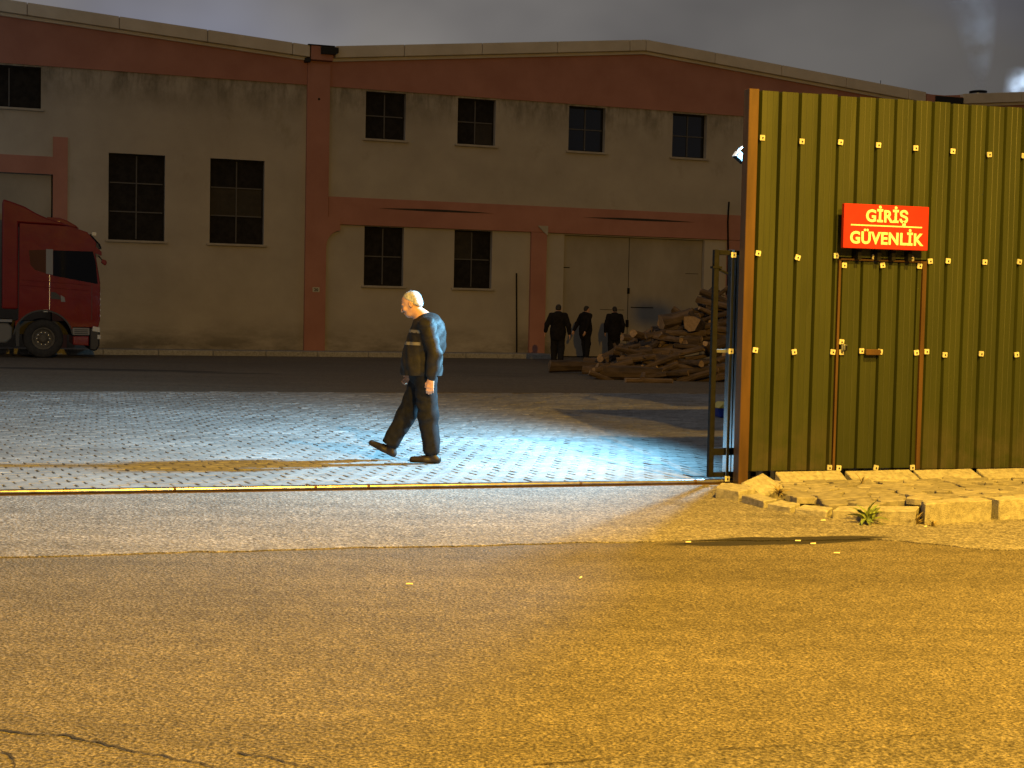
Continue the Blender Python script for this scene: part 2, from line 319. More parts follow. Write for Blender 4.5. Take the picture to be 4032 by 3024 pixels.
yard_bed = MB().slab([G(-40, dq(12.5))[:2], G(45, dq(12.5))[:2], G(45, dq(27.3))[:2], G(-40, dq(27.3))[:2]], -.07, -.03).build('paving', M['sand']); tag(yard_bed, kind='structure')
yard = MB().slab([G(-70, dq(27.1))[:2], G(90, dq(27.1))[:2], F(100, 40)[:2], F(-80, 40)[:2]], -.06, -.004).build('yard', M['yard']); tag(yard, kind='structure')
gut = MB().slab([G(-40, dq(12.505))[:2], G(45, dq(12.505))[:2], G(45, dq(12.74))[:2], G(-40, dq(12.74))[:2]], -.04, -.006).build('gutter_strip', M['concrete']); tag(gut, kind='structure')

# yard pavers: running bond, open head joints, laid obliquely to the gate
UA = R(-62); uu = Vector((math.cos(UA), math.sin(UA), 0)); vv = Vector((-uu.y, uu.x, 0))
def paver_mesh(lu, lv, h=.03, ch=.005, seed=0):
    rd = random.Random(seed); a, b = lu / 2, lv / 2
    def ring(da, z, j=0):
        return [(x + rd.uniform(-j, j), y + rd.uniform(-j, j), z) for x, y in ((-a + da, -b + da), (0, -b + da + .004), (a - da, -b + da), (a - da, 0), (a - da, b - da), (0, b - da + .004), (-a + da, b - da), (-a + da, 0))]
    v = ring(0, -h) + ring(0, -ch, .0015) + ring(ch, 0, .0015); n = 8
    f = [tuple(range(2 * n, 3 * n))]
    for r_ in (0, 1):
        for i in range(n): f.append((r_ * n + i, r_ * n + (i + 1) % n, (r_ + 1) * n + (i + 1) % n, (r_ + 1) * n + i))
    return v, f
variants = [paver_mesh(.166, .206, seed=i) for i in range(5)]
vmesh = []
for v, f in variants:
    mb = MB(); mb.add(v, f); vmesh.append(mb.mesh('paver', M['paver']))
cand = []
rd = random.Random(11)
for i in range(-200, 200):
    for j in range(-200, 200):
        p = Vector((-1, 16, 0)) + uu * (i * .171) + vv * (j * .220 + (i % 2) * .110)
        d = p.y - p.x * math.tan(YG)
        if not (12.80 < d < 27.0): continue
        if abs(p.x - .02 * p.y) > p.y * .36 + 1.6: 
            continue
        fd = (p.x + 0) / p.y
        cand.append((p, abs(fd) < .345 and not (fd > .165 and d > 12.5 and p.x > 2.0)))
vis = sorted([c for c in cand if c[1]], key=lambda c: c[0].length)
near = set(id(c) for c in vis[:300])
rest = MB(); vals = []
for c in cand:
    p = c[0]; k = rd.randrange(5); z = rd.gauss(0, .0022) + .012 * math.sin(p.x * .7 + p.y * .45) * .5
    rx, ry, rz = rd.gauss(0, .009), rd.gauss(0, .009), UA + rd.gauss(0, .012) + (math.pi if rd.random() < .5 else 0)
    if id(c) in near:
        inst('paver', vmesh[k], yard_bed, (p.x, p.y, z), (rx, ry, rz))
    else:
        Mx = Matrix.Translation((p.x, p.y, z)) @ Euler((rx, ry, rz)).to_matrix().to_4x4()
        rest.add([Mx @ Vector(q) for q in variants[k][0]], variants[k][1]); vals += [rd.random()] * len(variants[k][0])
ro = rest.build('pavers', M['paver'], yard_bed, fix=False); ro['kind'] = 'stuff'
at_ = ro.data.attributes.new('var', 'FLOAT', 'POINT'); at_.data.foreach_set('value', vals)

# pebbles in the gutter beside the rail
pb = MB(); rd = random.Random(5)
for i in range(900):
    s = 5.48 - abs(rd.gauss(0, .75)) if i < 760 else rd.uniform(-3, 5.4); q = dq(12.60) + abs(rd.gauss(0, .06)); x, y, _ = G(s, q); r_ = rd.uniform(.006, .017)
    z = -.006 + r_ * .5; ph = rd.random() * 3
    vt = [(x + r_ * math.cos(ph + a) * rd.uniform(.8, 1.25), y + r_ * math.sin(ph + a) * rd.uniform(.8, 1.25), z) for a in (0, 1.57, 3.14, 4.71)] + [(x, y, z + r_ * .8), (x, y, z - r_)]
    pb.add(vt, [(0, 1, 4), (1, 2, 4), (2, 3, 4), (3, 0, 4)])
o = pb.build('gravel', M['pebble'], fix=False); tag(o, 'loose dark pebbles in the gutter behind the gate rail', 'gravel', kind='stuff')

# sliding-gate rail
rail = empty('gate_rail', (OG.x, OG.y, 0), YG); tag(rail, 'shiny steel gate rail crossing the entrance', 'rail')
q0 = dq(12.53)
cuts = [-12, -6.0, -.85, .75, 1.9, 2.35, 4.25, 5.35, 8.0, 14]
for a, b in zip(cuts[:-1], cuts[1:]):
    m = MB(); m.tube([(a + .004, q0, .034), (b - .004, q0, .034)], .021, 14); m.build('rail_bar', M['steel'], rail, smooth=False)
MB().box(-12, 14, q0 - .032, q0 + .032, .0, .016).build('rail_plate', M['rust_paint'], rail)
for a in cuts[1:-1]: MB().tube([(a - .012, q0, .034), (a + .012, q0, .034)], .0235, 14).build('weld_joint', M['rust_paint'], rail)

# ================================================================== WAREHOUSE
wh = empty('warehouse', (OF.x, OF.y, 0), YF)
tag(wh, 'long beige and brick-red warehouse with shallow gables and dark windows', 'building')
windows = []   # (s0, s1, z0, z1, cols, rows, glass)
for a, b, gl in ((10.85, 12.17, 'd'), (13.93, 15.24, 'd'), (17.84, 19.17, 's'), (21.69, 23.0, 's'), (25.6, 26.9, 's'), (29.3, 30.6, 'd')): windows.append((a, b, 6.96, 8.46, 2, 2, gl))
for a, b in ((10.87, 12.18), (13.9, 15.21)): windows.append((a, b, 2.25, 4.15, 2, 2, 'd'))
for a, b in ((2.91, 4.58), (5.95, 7.63)): windows.append((a, b, 3.44, 6.06, 2, 3, 'd'))
windows.append((-.85, .95, 7.24, 8.47, 2, 1, 'd')); windows.append((-5.2, -3.4, 7.24, 8.47, 2, 1, 'd'))
openings = [w[:4] for w in windows] + [(17.77, 23.04, .0, 4.13), (-4.6, 1.3, .0, 5.31)]
X0, X1 = -26.0, 46.0
xs = sorted({X0, X1} | {o[0] for o in openings} | {o[1] for o in openings}); zs = sorted({0, 8.6} | {o[2] for o in openings} | {o[3] for o in openings})
wl = MB()
for a, b in zip(xs[:-1], xs[1:]):
    for c, d in zip(zs[:-1], zs[1:]):
        if any(o[0] < (a + b) / 2 < o[1] and o[2] < (c + d) / 2 < o[3] for o in openings): continue
        wl.poly([(a, 0, c), (b, 0, c), (b, 0, d), (a, 0, d)])
for (a, b, c, d) in openings:
    wl.poly([(a, 0, c), (a, .3, c), (a, .3, d), (a, 0, d)]); wl.poly([(b, .3, c), (b, 0, c), (b, 0, d), (b, .3, d)])
    wl.poly([(a, 0, d), (a, .3, d), (b, .3, d), (b, 0, d)])
    if c > 0: wl.poly([(a, .3, c), (a, 0, c), (b, 0, c), (b, .3, c)])
wl.poly([(X0, 0, 0), (X0, 0, 8.6), (X0, 45, 8.6), (X0, 45, 0)]); wl.poly([(X1, 0, 0), (X1, 45, 0), (X1, 45, 10.9), (X1, 0, 10.9)]); wl.poly([(X0, 45, 0), (X0, 45, 8.7), (-2.2, 45, 10.3), (9.35, 45, 9.55), (20.5, 45, 10.65), (32.4, 45, 9.6), (X1, 45, 10.9), (X1, 45, 0)])
wl.build('wall', M['wall'], wh, fix=False)
for (a, b, c, d, nc, nr, gl) in windows:
    fr = MB(); t = .035
    fr.box(a + .002, a + .05, .2, .26, c + .002, d - .002).box(b - .05, b - .002, .2, .26, c + .002, d - .002).box(a + .05, b - .05, .2, .26, c + .002, c + .05).box(a + .05, b - .05, .2, .26, d - .05, d - .002)
    w = fr.build('window', M['glass_dark'], wh)
    mt = MB()
    for i in range(1, nc): x = a + (b - a) * i / nc; mt.box(x - t / 2, x + t / 2, .185, .245, c + .05, d - .05)
    for j in range(1, nr): z = c + (d - c) * j / nr; mt.box(a + .05, b - .05, .19, .24, z - t / 2, z + t / 2)
    mt.build('glazing_bar', M['muntin'], w)
    for i in range(nc):
        for j in range(nr):
            x0 = a + (b - a) * i / nc + .045; x1 = a + (b - a) * (i + 1) / nc - .045; z0 = c + (d - c) * j / nr + .03; z1 = c + (d - c) * (j + 1) / nr - .03
            rx = random.uniform(-.004, .004)
            MB().box(x0 - .03, x1 + .03, .225 + rx, .233 + rx, z0 - .012, z1 + .012).build('pane', (M['glass_dark'] if random.random() < .8 else M['glass_dusty']) if gl == 'd' else M['glass_sky'], w)
    MB().box(a - .09, b + .09, -.09, .2, c - .075, c - .003).build('sill', M['sill'], w, bevel=.01, seg=1)
# coping profile
V1, V2, V0 = 9.35, 32.4, -13.7
def top_z(s):
    if s < V1: return 9.70 + .068 * (V1 - s) if s > -2.2 else 9.70 + .068 * (V1 + 2.2) - .068 * (-2.2 - s)
    if s < 20.5: return 9.72 + (10.83 - 9.72) * (s - V1) / (20.5 - V1)
    if s < V2: return 10.83 - (10.83 - 9.78) * (s - 20.5) / (V2 - 20.5)
    return 9.80 + .095 * (s - V2)
CT = .37
pts = [X0, -2.2, V1, 20.5, V2, X1]
low = [(X0, 8.515), (X1, 8.515)]
MB().prism(low + [(s, top_z(s) - .02) for s in pts[::-1]], -.05, .25).build('frieze', M['red_wall'], wh)
def coping(a, b):
    m = MB(); g_ = .008
    za, zb = top_z(a), top_z(b)
    m.prism([(a + g_, za - CT), (b - g_, zb - CT), (b - g_, zb), (a + g_, za)], -.26, .3).build('coping_panel', M['coping'], wh, bevel=.015, seg=1)
def run(a, b, first=None):
    s = a
    cuts_ = [a]; x = first if first else a + 2.62
    while x < b - .3: cuts_.append(x); x += 2.625
    cuts_.append(b)
    for p, q in zip(cuts_[:-1], cuts_[1:]): coping(p, q)
run(X0, -2.2); run(-2.2, 8.98, .55); run(9.78, 20.5, 12.03); run(20.5, 31.75); run(33.35, X1)
# soffit strip under the coping (dark joint)
for a, b in ((X0, -2.2), (-2.2, 8.9), (9.7, 20.5), (20.5, 31.9), (33.2, X1)):
    MB().prism([(a, top_z(a) - CT - .10), (b, top_z(b) - CT - .10), (b, top_z(b) - CT - .004), (a, top_z(a) - CT - .004)], -.13, -.052).build('soffit_batten', M['coping'], wh)
# roofs
for a, b in zip(pts[:-1], pts[1:]):
    MB().add([(a, .3, top_z(a) - .12), (b, .3, top_z(b) - .12), (b, 45, top_z(b) - .12), (a, 45, top_z(a) - .12)], [(0, 1, 2, 3)]).build('roof', M['roof'], wh)
# pilasters, corbels and bands
arc = [(9.6 + .45 * (1 - math.cos(t)), 3.42 + .55 * math.sin(t)) for t in np.linspace(0, math.pi / 2, 8)]
MB().prism([(8.93, .0), (9.6, .0)] + [(9.6, 3.42)] + arc[1:] + [(10.05, 4.165), (10.05, 4.38), (9.65, 4.40), (9.65, 9.2), (8.93, 9.2)], -.14, -.002).build('pilaster', M['red_wall'], wh)
MB().prism([(16.55, 0), (17.1, 0), (17.1, 4.165), (16.55, 4.165)], -.13, -.002).build('pilaster', M['red_wall'], wh)
MB().prism([(32.0, 0), (32.8, 0), (32.8, 9.2), (32.0, 9.2)], -.14, -.002).build('pilaster', M['red_wall'], wh)
MB().prism([(16.95, 4.20), (17.12, 4.06), (17.12, 4.39), (16.75, 4.39)], -.17, -.13).build('corbel', M['sill'], wh)
MB().box(9.66, 31.99, -.11, -.004, 4.17, 5.045).build('band', M['red_wall'], wh, bevel=.01, seg=1)
MB().box(23.9, 24.5, -.10, -.004, 0, 4.16).build('pilaster', M['red_wall'], wh)
for a, b in ((11.25, 15.2), (18.4, 22.6)):
    n = 12; tp = [(a + (b - a) * i / n, 4.735 + .045 * math.sin(math.pi * i / n)) for i in range(n + 1)]; bt = [(x, 4.735 - .03 * math.sin(math.pi * i / n)) for i, (x, z) in enumerate(tp)]
    MB().prism(bt + tp[::-1][1:-1], -.118, -.111).build('crack_like_strip', M['soil'], wh)  # tapered dark strip laid on the face of the red band
MB().box(1.3, 1.72, -.07, -.003, 0, 6.44).build('door_jamb', M['red_wall'], wh); MB().box(-4.6, 1.3, -.07, -.003, 5.315, 5.84).build('door_lintel', M['red_wall'], wh); MB().box(-5.1, -4.6, -.07, -.003, 0, 6.44).build('door_jamb', M['red_wall'], wh)
# junction block and drain boxes
MB().box(9.0, 9.7, -.30, .2, 9.28, 9.72).build('junction_block', M['red_wall'], wh, bevel=.01, seg=1)
MB().prism([(9.30, 9.46), (9.72, 9.47), (9.85, 9.53), (9.85, 9.69), (9.30, 9.70)], -.42, -.302).build('drain_box', M['black'], wh)
MB().box(8.82, 8.99, -.30, .0, 9.2, 9.32).build('drain_hole', M['black'], wh)
MB().box(8.9, 9.75, -.33, .2, 9.722, 9.75).build('flashing', M['black_steel'], wh)
MB().box(31.76, 33.3, -.30, .2, 9.38, 9.76).build('junction_block', M['red_wall'], wh); MB().box(32.1, 33.3, -.36, -.302, 9.46, 9.72).build('drain_box', M['black'], wh)
MB().tube([(9.3, -.145, 8.08), (9.3, -.141, 8.08)], .04, 12).build('wall_hole', M['black'], wh)
# warehouse doors
def door(a, b, z1, name, seams):
    d = MB().box(a, b, .16, .22, .03, z1).build(name, M['warehouse_door'], wh)
    for (x0, x1, z0, z2) in seams: MB().box(x0, x1, .152, .159, z0, z2).build('seam', M['black_steel'], d)
    return d
dl = door(17.79, 20.225, 4.126, 'door_leaf', [(17.8, 18.05, 3.02, 3.05), (19.2, 20.1, 1.63, 1.645)]); dr = door(20.255, 23.02, 4.126, 'door_leaf', [(20.35, 21.2, 1.72, 1.75), (22.4, 22.9, 2.95, 2.965)])
MB().box(20.2, 20.28, .12, .158, 2.2, 2.4).build('hinge', M['black_steel'], dl); MB().box(20.17, 20.27, .12, .158, 1.05, 1.3).build('handle', M['black_steel'], dl)
MB().box(20.226, 20.254, .2, .24, .03, 4.11).build('door_gap', M['black'], wh)
MB().box(17.78, 23.03, .1, .3, -.002, .028).build('door_track', M['black_steel'], wh)
ld = MB().box(-4.55, 1.26, .16, .22, .03, 5.306).build('door_leaf', M['warehouse_door'], wh); MB().box(-1.7, -1.67, .152, .159, .1, 5.2).build('seam', M['black_steel'], ld)
# number plate 20
npl = MB().box(9.18, 9.40, -.152, -.142, 1.995, 2.145).build('number_plate', M['white_paint'], wh)
def text_mesh(name, body, size, off, extr, matl, parent, loc, rot=(math.pi / 2, 0, 0), align='CENTER', sx=1.0, space=1.0):
    cu = bpy.data.curves.new(name, 'FONT'); cu.body = body; cu.size = size; cu.offset = off; cu.extrude = extr; cu.align_x = align; cu.space_character = space; cu.resolution_u = 4
    tmp = bpy.data.objects.new(name + '_t', cu); C.objects.link(tmp); bpy.context.view_layer.update()
    dg = bpy.context.evaluated_depsgraph_get(); me = bpy.data.meshes.new_from_object(tmp.evaluated_get(dg)); bpy.data.objects.remove(tmp)
    me.materials.clear(); me.materials.append(matl)
    return inst(name, me, parent, loc, rot, (sx, 1, 1))
text_mesh('number', '20', .13, .003, .002, M['black_steel'], npl, (9.29, -.155, 2.025))
# leaning rod, cable, antenna, vents
MB().tube([(16.07, -.05, 2.79), (16.13, -.08, .14)], .025, 6).build('drain_pipe', M['black_steel'], wh)
MB().tube([(23.86, -.16, 5.5), (23.84, -.15, 4.8), (23.9, -.16, 3.5), (23.9, -.14, .2)], .03, 6).build('cable', M['black_steel'], wh)
MB().tube([(30.35, .6, 9.7), (30.35, .6, 10.28)], .012, 6).build('roof_rod', M['black_steel'], wh)
ch = empty('roof_vent', F(40.18, 8)); tag(ch, 'low dark roof vent at the foot of the thin smoke plume', 'vent')
MB().tube([(0, 0, 9.4), (0, 0, 11.46)], .33, 20).build('pipe', M['galv'], ch); MB().tube([(0, 0, 11.46), (0, 0, 11.56)], .38, 20).build('cap', M['black_steel'], ch)
def smoke(name, loc, label, hgt, r0, r1, lean_, dens, nscale, power=1.0):
    """vapour column: closed shell with a scattering volume, thinner towards the rim and the top"""
    m = bpy.data.materials.new('vapour'); m.use_nodes = True; t = m.node_tree; t.nodes.clear(); N = t.nodes.new; K = t.links.new
    out = N('ShaderNodeOutputMaterial'); pv = N('ShaderNodeVolumePrincipled'); pv.inputs['Color'].default_value = (.95, .96, 1, 1); pv.inputs['Anisotropy'].default_value = .2
    tcn = N('ShaderNodeTexCoord'); sx_ = N('ShaderNodeSeparateXYZ'); K(tcn.outputs['Object'], sx_.inputs[0])
    def mth(op, a, b=None):
        n = N('ShaderNodeMath'); n.operation = op
        for i_, q in enumerate((a, b)):
            if q is None: continue
            if isinstance(q, (int, float)): n.inputs[i_].default_value = q
            else: K(q, n.inputs[i_])
        return n.outputs[0]
    tz = mth('DIVIDE', sx_.outputs['Z'], hgt); cx = mth('MULTIPLY', mth('MULTIPLY', tz, tz), lean_); dx_ = mth('SUBTRACT', sx_.outputs['X'], cx)
    rr = mth('SQRT', mth('ADD', mth('MULTIPLY', dx_, dx_), mth('MULTIPLY', sx_.outputs['Y'], sx_.outputs['Y']))); rad = mth('ADD', r0, mth('MULTIPLY', tz, r1 - r0))
    q = mth('MAXIMUM', mth('SUBTRACT', 1.0, mth('DIVIDE', rr, rad)), 0.0); fade = mth('MAXIMUM', mth('SUBTRACT', 1.0, mth('POWER', tz, power)), 0.0)
    ns = N('ShaderNodeTexNoise'); ns.inputs['Scale'].default_value = nscale; ns.inputs['Detail'].default_value = 4; K(tcn.outputs['Object'], ns.inputs['Vector'])
    nn = mth('MAXIMUM', mth('MULTIPLY', mth('SUBTRACT', ns.outputs['Fac'], .36), 4.0), 0.0)
    K(mth('MULTIPLY', mth('MULTIPLY', q, fade), mth('MULTIPLY', nn, dens)), pv.inputs['Density']); K(pv.outputs[0], out.inputs['Volume'])
    k = 8; e = MB().tube([(lean_ * (i_ / k) ** 2, 0, hgt * i_ / k) for i_ in range(k + 1)], [(r0 + (r1 - r0) * i_ / k) * 1.02 for i_ in range(k + 1)], 16).build(name, m)
    e.location = loc; e.rotation_euler = (0, 0, YF); tag(e, label, 'smoke', kind='stuff'); return e
smoke('smoke', F(40.18, 8, 11.57), 'faint grey smoke plume rising from the roof vent', 5.6, .42, 1.5, -1.1, 1.1, .8, 2.6)
smoke('steam', F(42.5, 8, 10.9), 'bright blue-white steam puff at the right edge above the roof', 1.9, .9, .85, .1, 2.2, 1.6, 3.0)
rl = empty('added_steam_lamp', F(42.6, 6.4, 10.6)); tag(rl, 'small unseen lamp added behind the coping to brighten the steam', 'floodlight')  # unseen lamp added behind the coping so the vapour shows up
MB().tube([(0, 0, -.6), (0, 0, 0)], .04, 8).build('post', M['galv'], rl); MB().box(-.2, .2, -.06, .06, 0, .18).build('lamp_head', M['galv'], rl, bevel=.02)
l_ = bpy.data.lights.new('added_steam_beam', 'SPOT'); l_.energy = 1300; l_.color = (.62, .80, 1.0); l_.spot_size = R(110); l_.spot_blend = .6; l_.shadow_soft_size = .12
lo2 = bpy.data.objects.new('added_steam_beam', l_); link(lo2, rl); lo2.location = (0, .1, .3); lo2.rotation_euler = Vector((-.1, .55, .8)).to_track_quat('-Z', 'Y').to_euler()
# raised apron with kerb at the foot of the wall
fs = MB().slab([F(-26, -1.6)[:2], F(17.0, -1.6)[:2], F(17.0, .0)[:2], F(-26, .0)[:2]], -.03, .13).build('wall_pavement', M['concrete']); tag(fs, kind='structure')
for i in range(27):
    a = -26 + i * 1.593; MB().box(a + .006, a + 1.587, -1.76, -1.605, -.02, .15).build('kerb_stone', M['kerb'], fs, bevel=.015, seg=1).location = (0, 0, 0)
for o in fs.children: o.location = (OF.x, OF.y, 0); o.rotation_euler = (0, 0, YF)

# ================================================================== FENCE WITH DOOR
fe = empty('sheet_fence', (OG.x, OG.y, 0), YG); tag(fe, 'tall olive green corrugated sheet fence with white square washers', 'fence')
P = .19475; ZB, ZT = .15, 3.55
def panel(a, b, z0, z1, matl, parent, name='panel', y=0.0, gw=.034, gd=.052):
    """one pan of the trapezoidal sheet: recessed groove, then the flat with two faint stiffeners"""
    w = b - a; m = MB(); c_ = a + gw; w -= gw
    pr = [(a, y), (a + gw * .44, y + gd), (a + gw * .56, y + gd), (c_, y), (c_ + w * .30, y - .0008), (c_ + w * .33, y + .002), (c_ + w * .36, y - .0008),
          (c_ + w * .66, y - .0008), (c_ + w * .69, y + .002), (c_ + w * .72, y - .0008), (b - .0005, y)]
    n = len(pr); nz = max(2, int((z1 - z0) / .28)); v = []; f = []; rd_ = random.Random(int(a * 977)); ph = rd_.random() * 6
    for side in (0, .0015):
        for k in range(nz + 1):
            z = z0 + (z1 - z0) * k / nz; dn = .0028 * math.sin(z * 2.3 + ph) + rd_.gauss(0, .0009)
            v += [(x + .0012 * math.sin(z * 3.1 + ph * 2), yy + side + (dn if 2 < q_ < n - 1 else 0) * (1 if 0 < k < nz else .3), z) for q_, (x, yy) in enumerate(pr)]
    B_ = (nz + 1) * n
    for k in range(nz):
        for i_ in range(n - 1):
            a0 = k * n + i_; f.append((a0, a0 + 1, a0 + n + 1, a0 + n)); f.append((B_ + a0 + 1, B_ + a0, B_ + a0 + n, B_ + a0 + n + 1))
    f += [(nz * n + i_, nz * n + i_ + 1, B_ + nz * n + i_ + 1, B_ + nz * n + i_) for i_ in range(n - 1)]
    m.add(v, f); return m.build(name, matl, parent, fix=False)
s = 5.768; i = 0
DS0, DS1, DZ = 6.625, 7.475, 2.072
while s < 13.5:
    a, b = s, s + P; zt = ZT + random.uniform(-.006, .006)
    if b <= DS0 - .015 or a >= DS1 + .03: panel(a, b, ZB, zt, M['fence'], fe)
    else:
        panel(a, b, DZ + .025, zt, M['fence'], fe)
        if a < DS0 - .03: panel(a, DS0 - .024, ZB, DZ + .024, M['fence'], fe)
        if b > DS1 + .06: panel(DS1 + .045, b, ZB, DZ + .024, M['fence'], fe, gw=.02)
    s += P; i += 1
MB().box(5.668, 5.764, -.014, .10, .03, 3.555).build('end_post', M['rust_paint'], fe, bevel=.004, seg=1)
for a in (7.9, 10.2, 12.6): MB().box(a, a + .08, .066, .14, .05, 3.5).build('post', M['black_steel'], fe)
for z in (.35, 1.235, 2.10, 3.12): 
    for a, b in ((5.77, 6.55), (7.60, 13.5)): MB().box(a, b, .066, .10, z - .02, z + .02).build('rail', M['black_steel'], fe)
MB().box(6.55, 7.60, .066, .10, 2.10, 2.14).build('rail', M['black_steel'], fe); MB().box(6.55, 7.60, .066, .10, 3.10, 3.14).build('rail', M['black_steel'], fe)
# washers
wm = MB(); 
wm.prism([(-.024, -.02), (-.02, -.024), (.02, -.024), (.024, -.02), (.024, .02), (.02, .024), (-.02, .024), (-.024, .02)], -.010, 0, 0).tube([(.002, -.010, -.001), (.002, -.017, -.001)], .0075, 8, 1)
wme = wm.mesh('washer', [M['white_paint'], M['bolt']])
bmx = bmesh.new(); bmx.from_mesh(wme); bmesh.ops.recalc_face_normals(bmx, faces=bmx.faces); bmx.to_mesh(wme); bmx.free()
row1 = [(5.807, 3.127), (6.197, 3.117), (6.585, 3.13), (6.973, 3.116), (7.363, 3.119), (7.752, 3.11), (8.142, 3.108), (8.524, 3.104)] + [(8.524 + .39 * k, 3.105) for k in range(1, 12)]
row2 = [(5.8, 2.104), (6.19, 2.079), (6.583, 2.102), (6.973, 2.105), (7.355, 2.109), (7.555, 2.089), (7.751, 2.088), (8.138, 2.098), (8.524, 2.105)] + [(8.524 + .39 * k, 2.1) for k in range(1, 12)]
row3 = [(5.797, 1.233), (6.189, 1.224), (6.58, 1.239), (7.557, 1.246), (7.749, 1.221), (8.136, 1.233), (8.528, 1.23)] + [(8.528 + .39 * k, 1.23) for k in range(1, 12)]
for (a, z) in row1 + row2 + row3 + [(6.58, .168)]:
    inst('washer', wme, fe, (a + random.gauss(0, .003), -.003, z + random.gauss(0, .004)), (0, random.gauss(0, .10), 0))
# door leaf
dd = MB().box(DS0 - .018, DS0 + .004, -.020, .05, ZB, DZ).build('door', M['rust_paint'], fe)
MB().box(DS1, DS1 + .04, -.022, .05, ZB, DZ + .01).build('door_jamb', M['rust_paint'], dd)
MB().box(DS0 + .005, DS1 - .001, -.012, .04, DZ - .004, DZ + .012).build('door_head', M['rust_paint'], dd)
for a, b in ((DS0 + .006, 6.84), (6.84, 7.031), (7.031, 7.224), (7.224, 7.418), (7.418, DS1 - .001)): panel(a, b, ZB + .012, DZ - .012, M['door_sheet'], dd, 'sheet', y=.004, gw=.03 if b - a > .1 else .02)
for (a, z) in [(6.667, 2.022), (7.061, 2.034), (7.449, 2.037), (6.665, 1.324), (6.668, 1.23), (6.874, 1.244), (7.066, 1.239), (7.447, 1.235), (6.678, .168), (7.063, .166), (7.447, .164)]:
    inst('washer', wme, dd, (a, .0005, z), (0, random.gauss(0, .08), 0))
MB().box(6.895, 7.045, -.055, -.030, 1.208, 1.262).box(6.895, 6.91, -.030, .002, 1.215, 1.255).box(7.03, 7.045, -.030, .002, 1.215, 1.255).build('handle', M['rust_paint'], dd, bevel=.006)
MB().box(6.655, 6.675, -.03, .002, 1.245, 1.31).box(6.672, 6.705, -.045, -.03, 1.25, 1.30).build('latch', M['galv'], dd, bevel=.003)
MB().box(6.685, 6.70, -.05, -.044, 1.245, 1.29).build('padlock', M['black_steel'], dd)
for a in (6.78, 6.98, 7.13, 7.30): MB().box(a - .016, a + .02, -.075, .0, 2.075, 2.165).build('sign_bracket', M['black_steel'], dd)

# sign
sgn = empty('entrance_sign', G(7.005, -.125, 2.172), YG); tag(sgn, 'red sign with yellow letters GİRİŞ GÜVENLİK above the fence door', 'sign')
MB().box(-.434, .434, -.02, .025, 0, .40).build('sign_box', M['red_sign'], sgn, bevel=.004, seg=1)
text_mesh('lettering', 'GİRİŞ', .150, .0048, .002, M['sign_letter'], sgn, (0.0, -.023, .247), sx=.99, space=1.05)
text_mesh('lettering', 'GÜVENLİK', .150, .0048, .002, M['sign_letter'], sgn, (0.0, -.023, .047), sx=.97, space=1.06)
MB().box(-.365, .365, -.0235, -.0195, .204, .216).build('rule', M['sign_letter'], sgn)

# sliding gate, open behind the fence
ga = empty('sliding_gate', (OG.x, OG.y, 0), YG); tag(ga, 'open sliding gate of dark tube and grey sheet behind the fence end', 'gate')
gq = dq(12.56)
MB().box(5.485, 5.534, gq - .025, gq + .025, .07, 2.135).build('frame_post', M['black_steel'], ga, bevel=.004, seg=1)
MB().box(5.535, 9.6, gq - .022, gq + .022, 2.088, 2.132).build('top_rail', M['black_steel'], ga, bevel=.003, seg=1)
MB().box(5.535, 9.6, gq - .022, gq + .022, .07, .115).build('bottom_rail', M['black_steel'], ga, bevel=.003, seg=1)
MB().box(5.535, 9.6, gq - .015, gq + .015, .27, .335).build('low_rail', M['black_steel'], ga); MB().box(5.535, 9.6, gq + .018, gq + .05, 1.205, 1.235).build('mid_rail', M['galv'], ga)
MB().tube([(5.51, gq, 1.97), (5.62, gq - .02, 1.92)], .012, 6).box(5.47, 5.56, gq - .03, gq + .03, 1.965, 1.985).build('catch', M['black_steel'], ga)
def gate_sheet(a, b, y, z0, z1, pitch, amp, seed, name='sheet'):
    rd_ = random.Random(seed); nx = int((b - a) / pitch * 6); nz = 14; v = []; f = []
    for j in range(nz + 1):
        for i_ in range(nx + 1):
            x = a + (b - a) * i_ / nx; ph = (i_ / 6.0) % 1; yy = y - amp * max(-1, min(1, 2.2 * math.sin(2 * math.pi * ph)))
            dent = .012 * math.sin(j * 1.7 + i_ * .6 + seed) * (1 if 4 < j < 12 else .3)
            v.append((x + dent * .35, yy + dent, z0 + (z1 - z0) * j / nz))
    for j in range(nz):
        for i_ in range(nx): b0 = j * (nx + 1) + i_; f.append((b0, b0 + 1, b0 + nx + 2, b0 + nx + 1))
    o = MB().add(v, f).build(name, M['gate_sheet'], ga, smooth=False, fix=False); md = o.modifiers.new('t', 'SOLIDIFY'); md.thickness = .002; return o
MB().box(5.639, 5.668, gq - .06, gq + .02, .03, 2.138).build('edge_tube', M['edge_metal'], ga, bevel=.003, seg=1)
MB().box(5.755, 5.79, gq - .055, gq + .10, .02, 2.136).build('side_plate', M['edge_metal'], ga, bevel=.006, seg=1)
MB().box(5.70, 5.712, gq - .02, gq + .06, .03, 2.13).build('side_plate', M['edge_metal'], ga)
gate_sheet(5.80, 6.10, gq - .035, .02, 2.14, .17, .022, 1); gate_sheet(6.10, 6.60, gq - .035, .02, 2.14, .17, .022, 2); gate_sheet(6.6, 9.6, gq - .035, .02, 2.14, .17, .022, 3)
for z in (.06, 1.22, 2.09): inst('washer', wme, ga, (5.652, gq - .061, z)); inst('washer', wme, ga, (5.772, gq - .056, z - .03))
for a in (5.7, 9.3):
    MB().tube([(a, gq - .02, .075), (a, gq + .02, .075)], .045, 16).build('roller', M['black_steel'], ga)

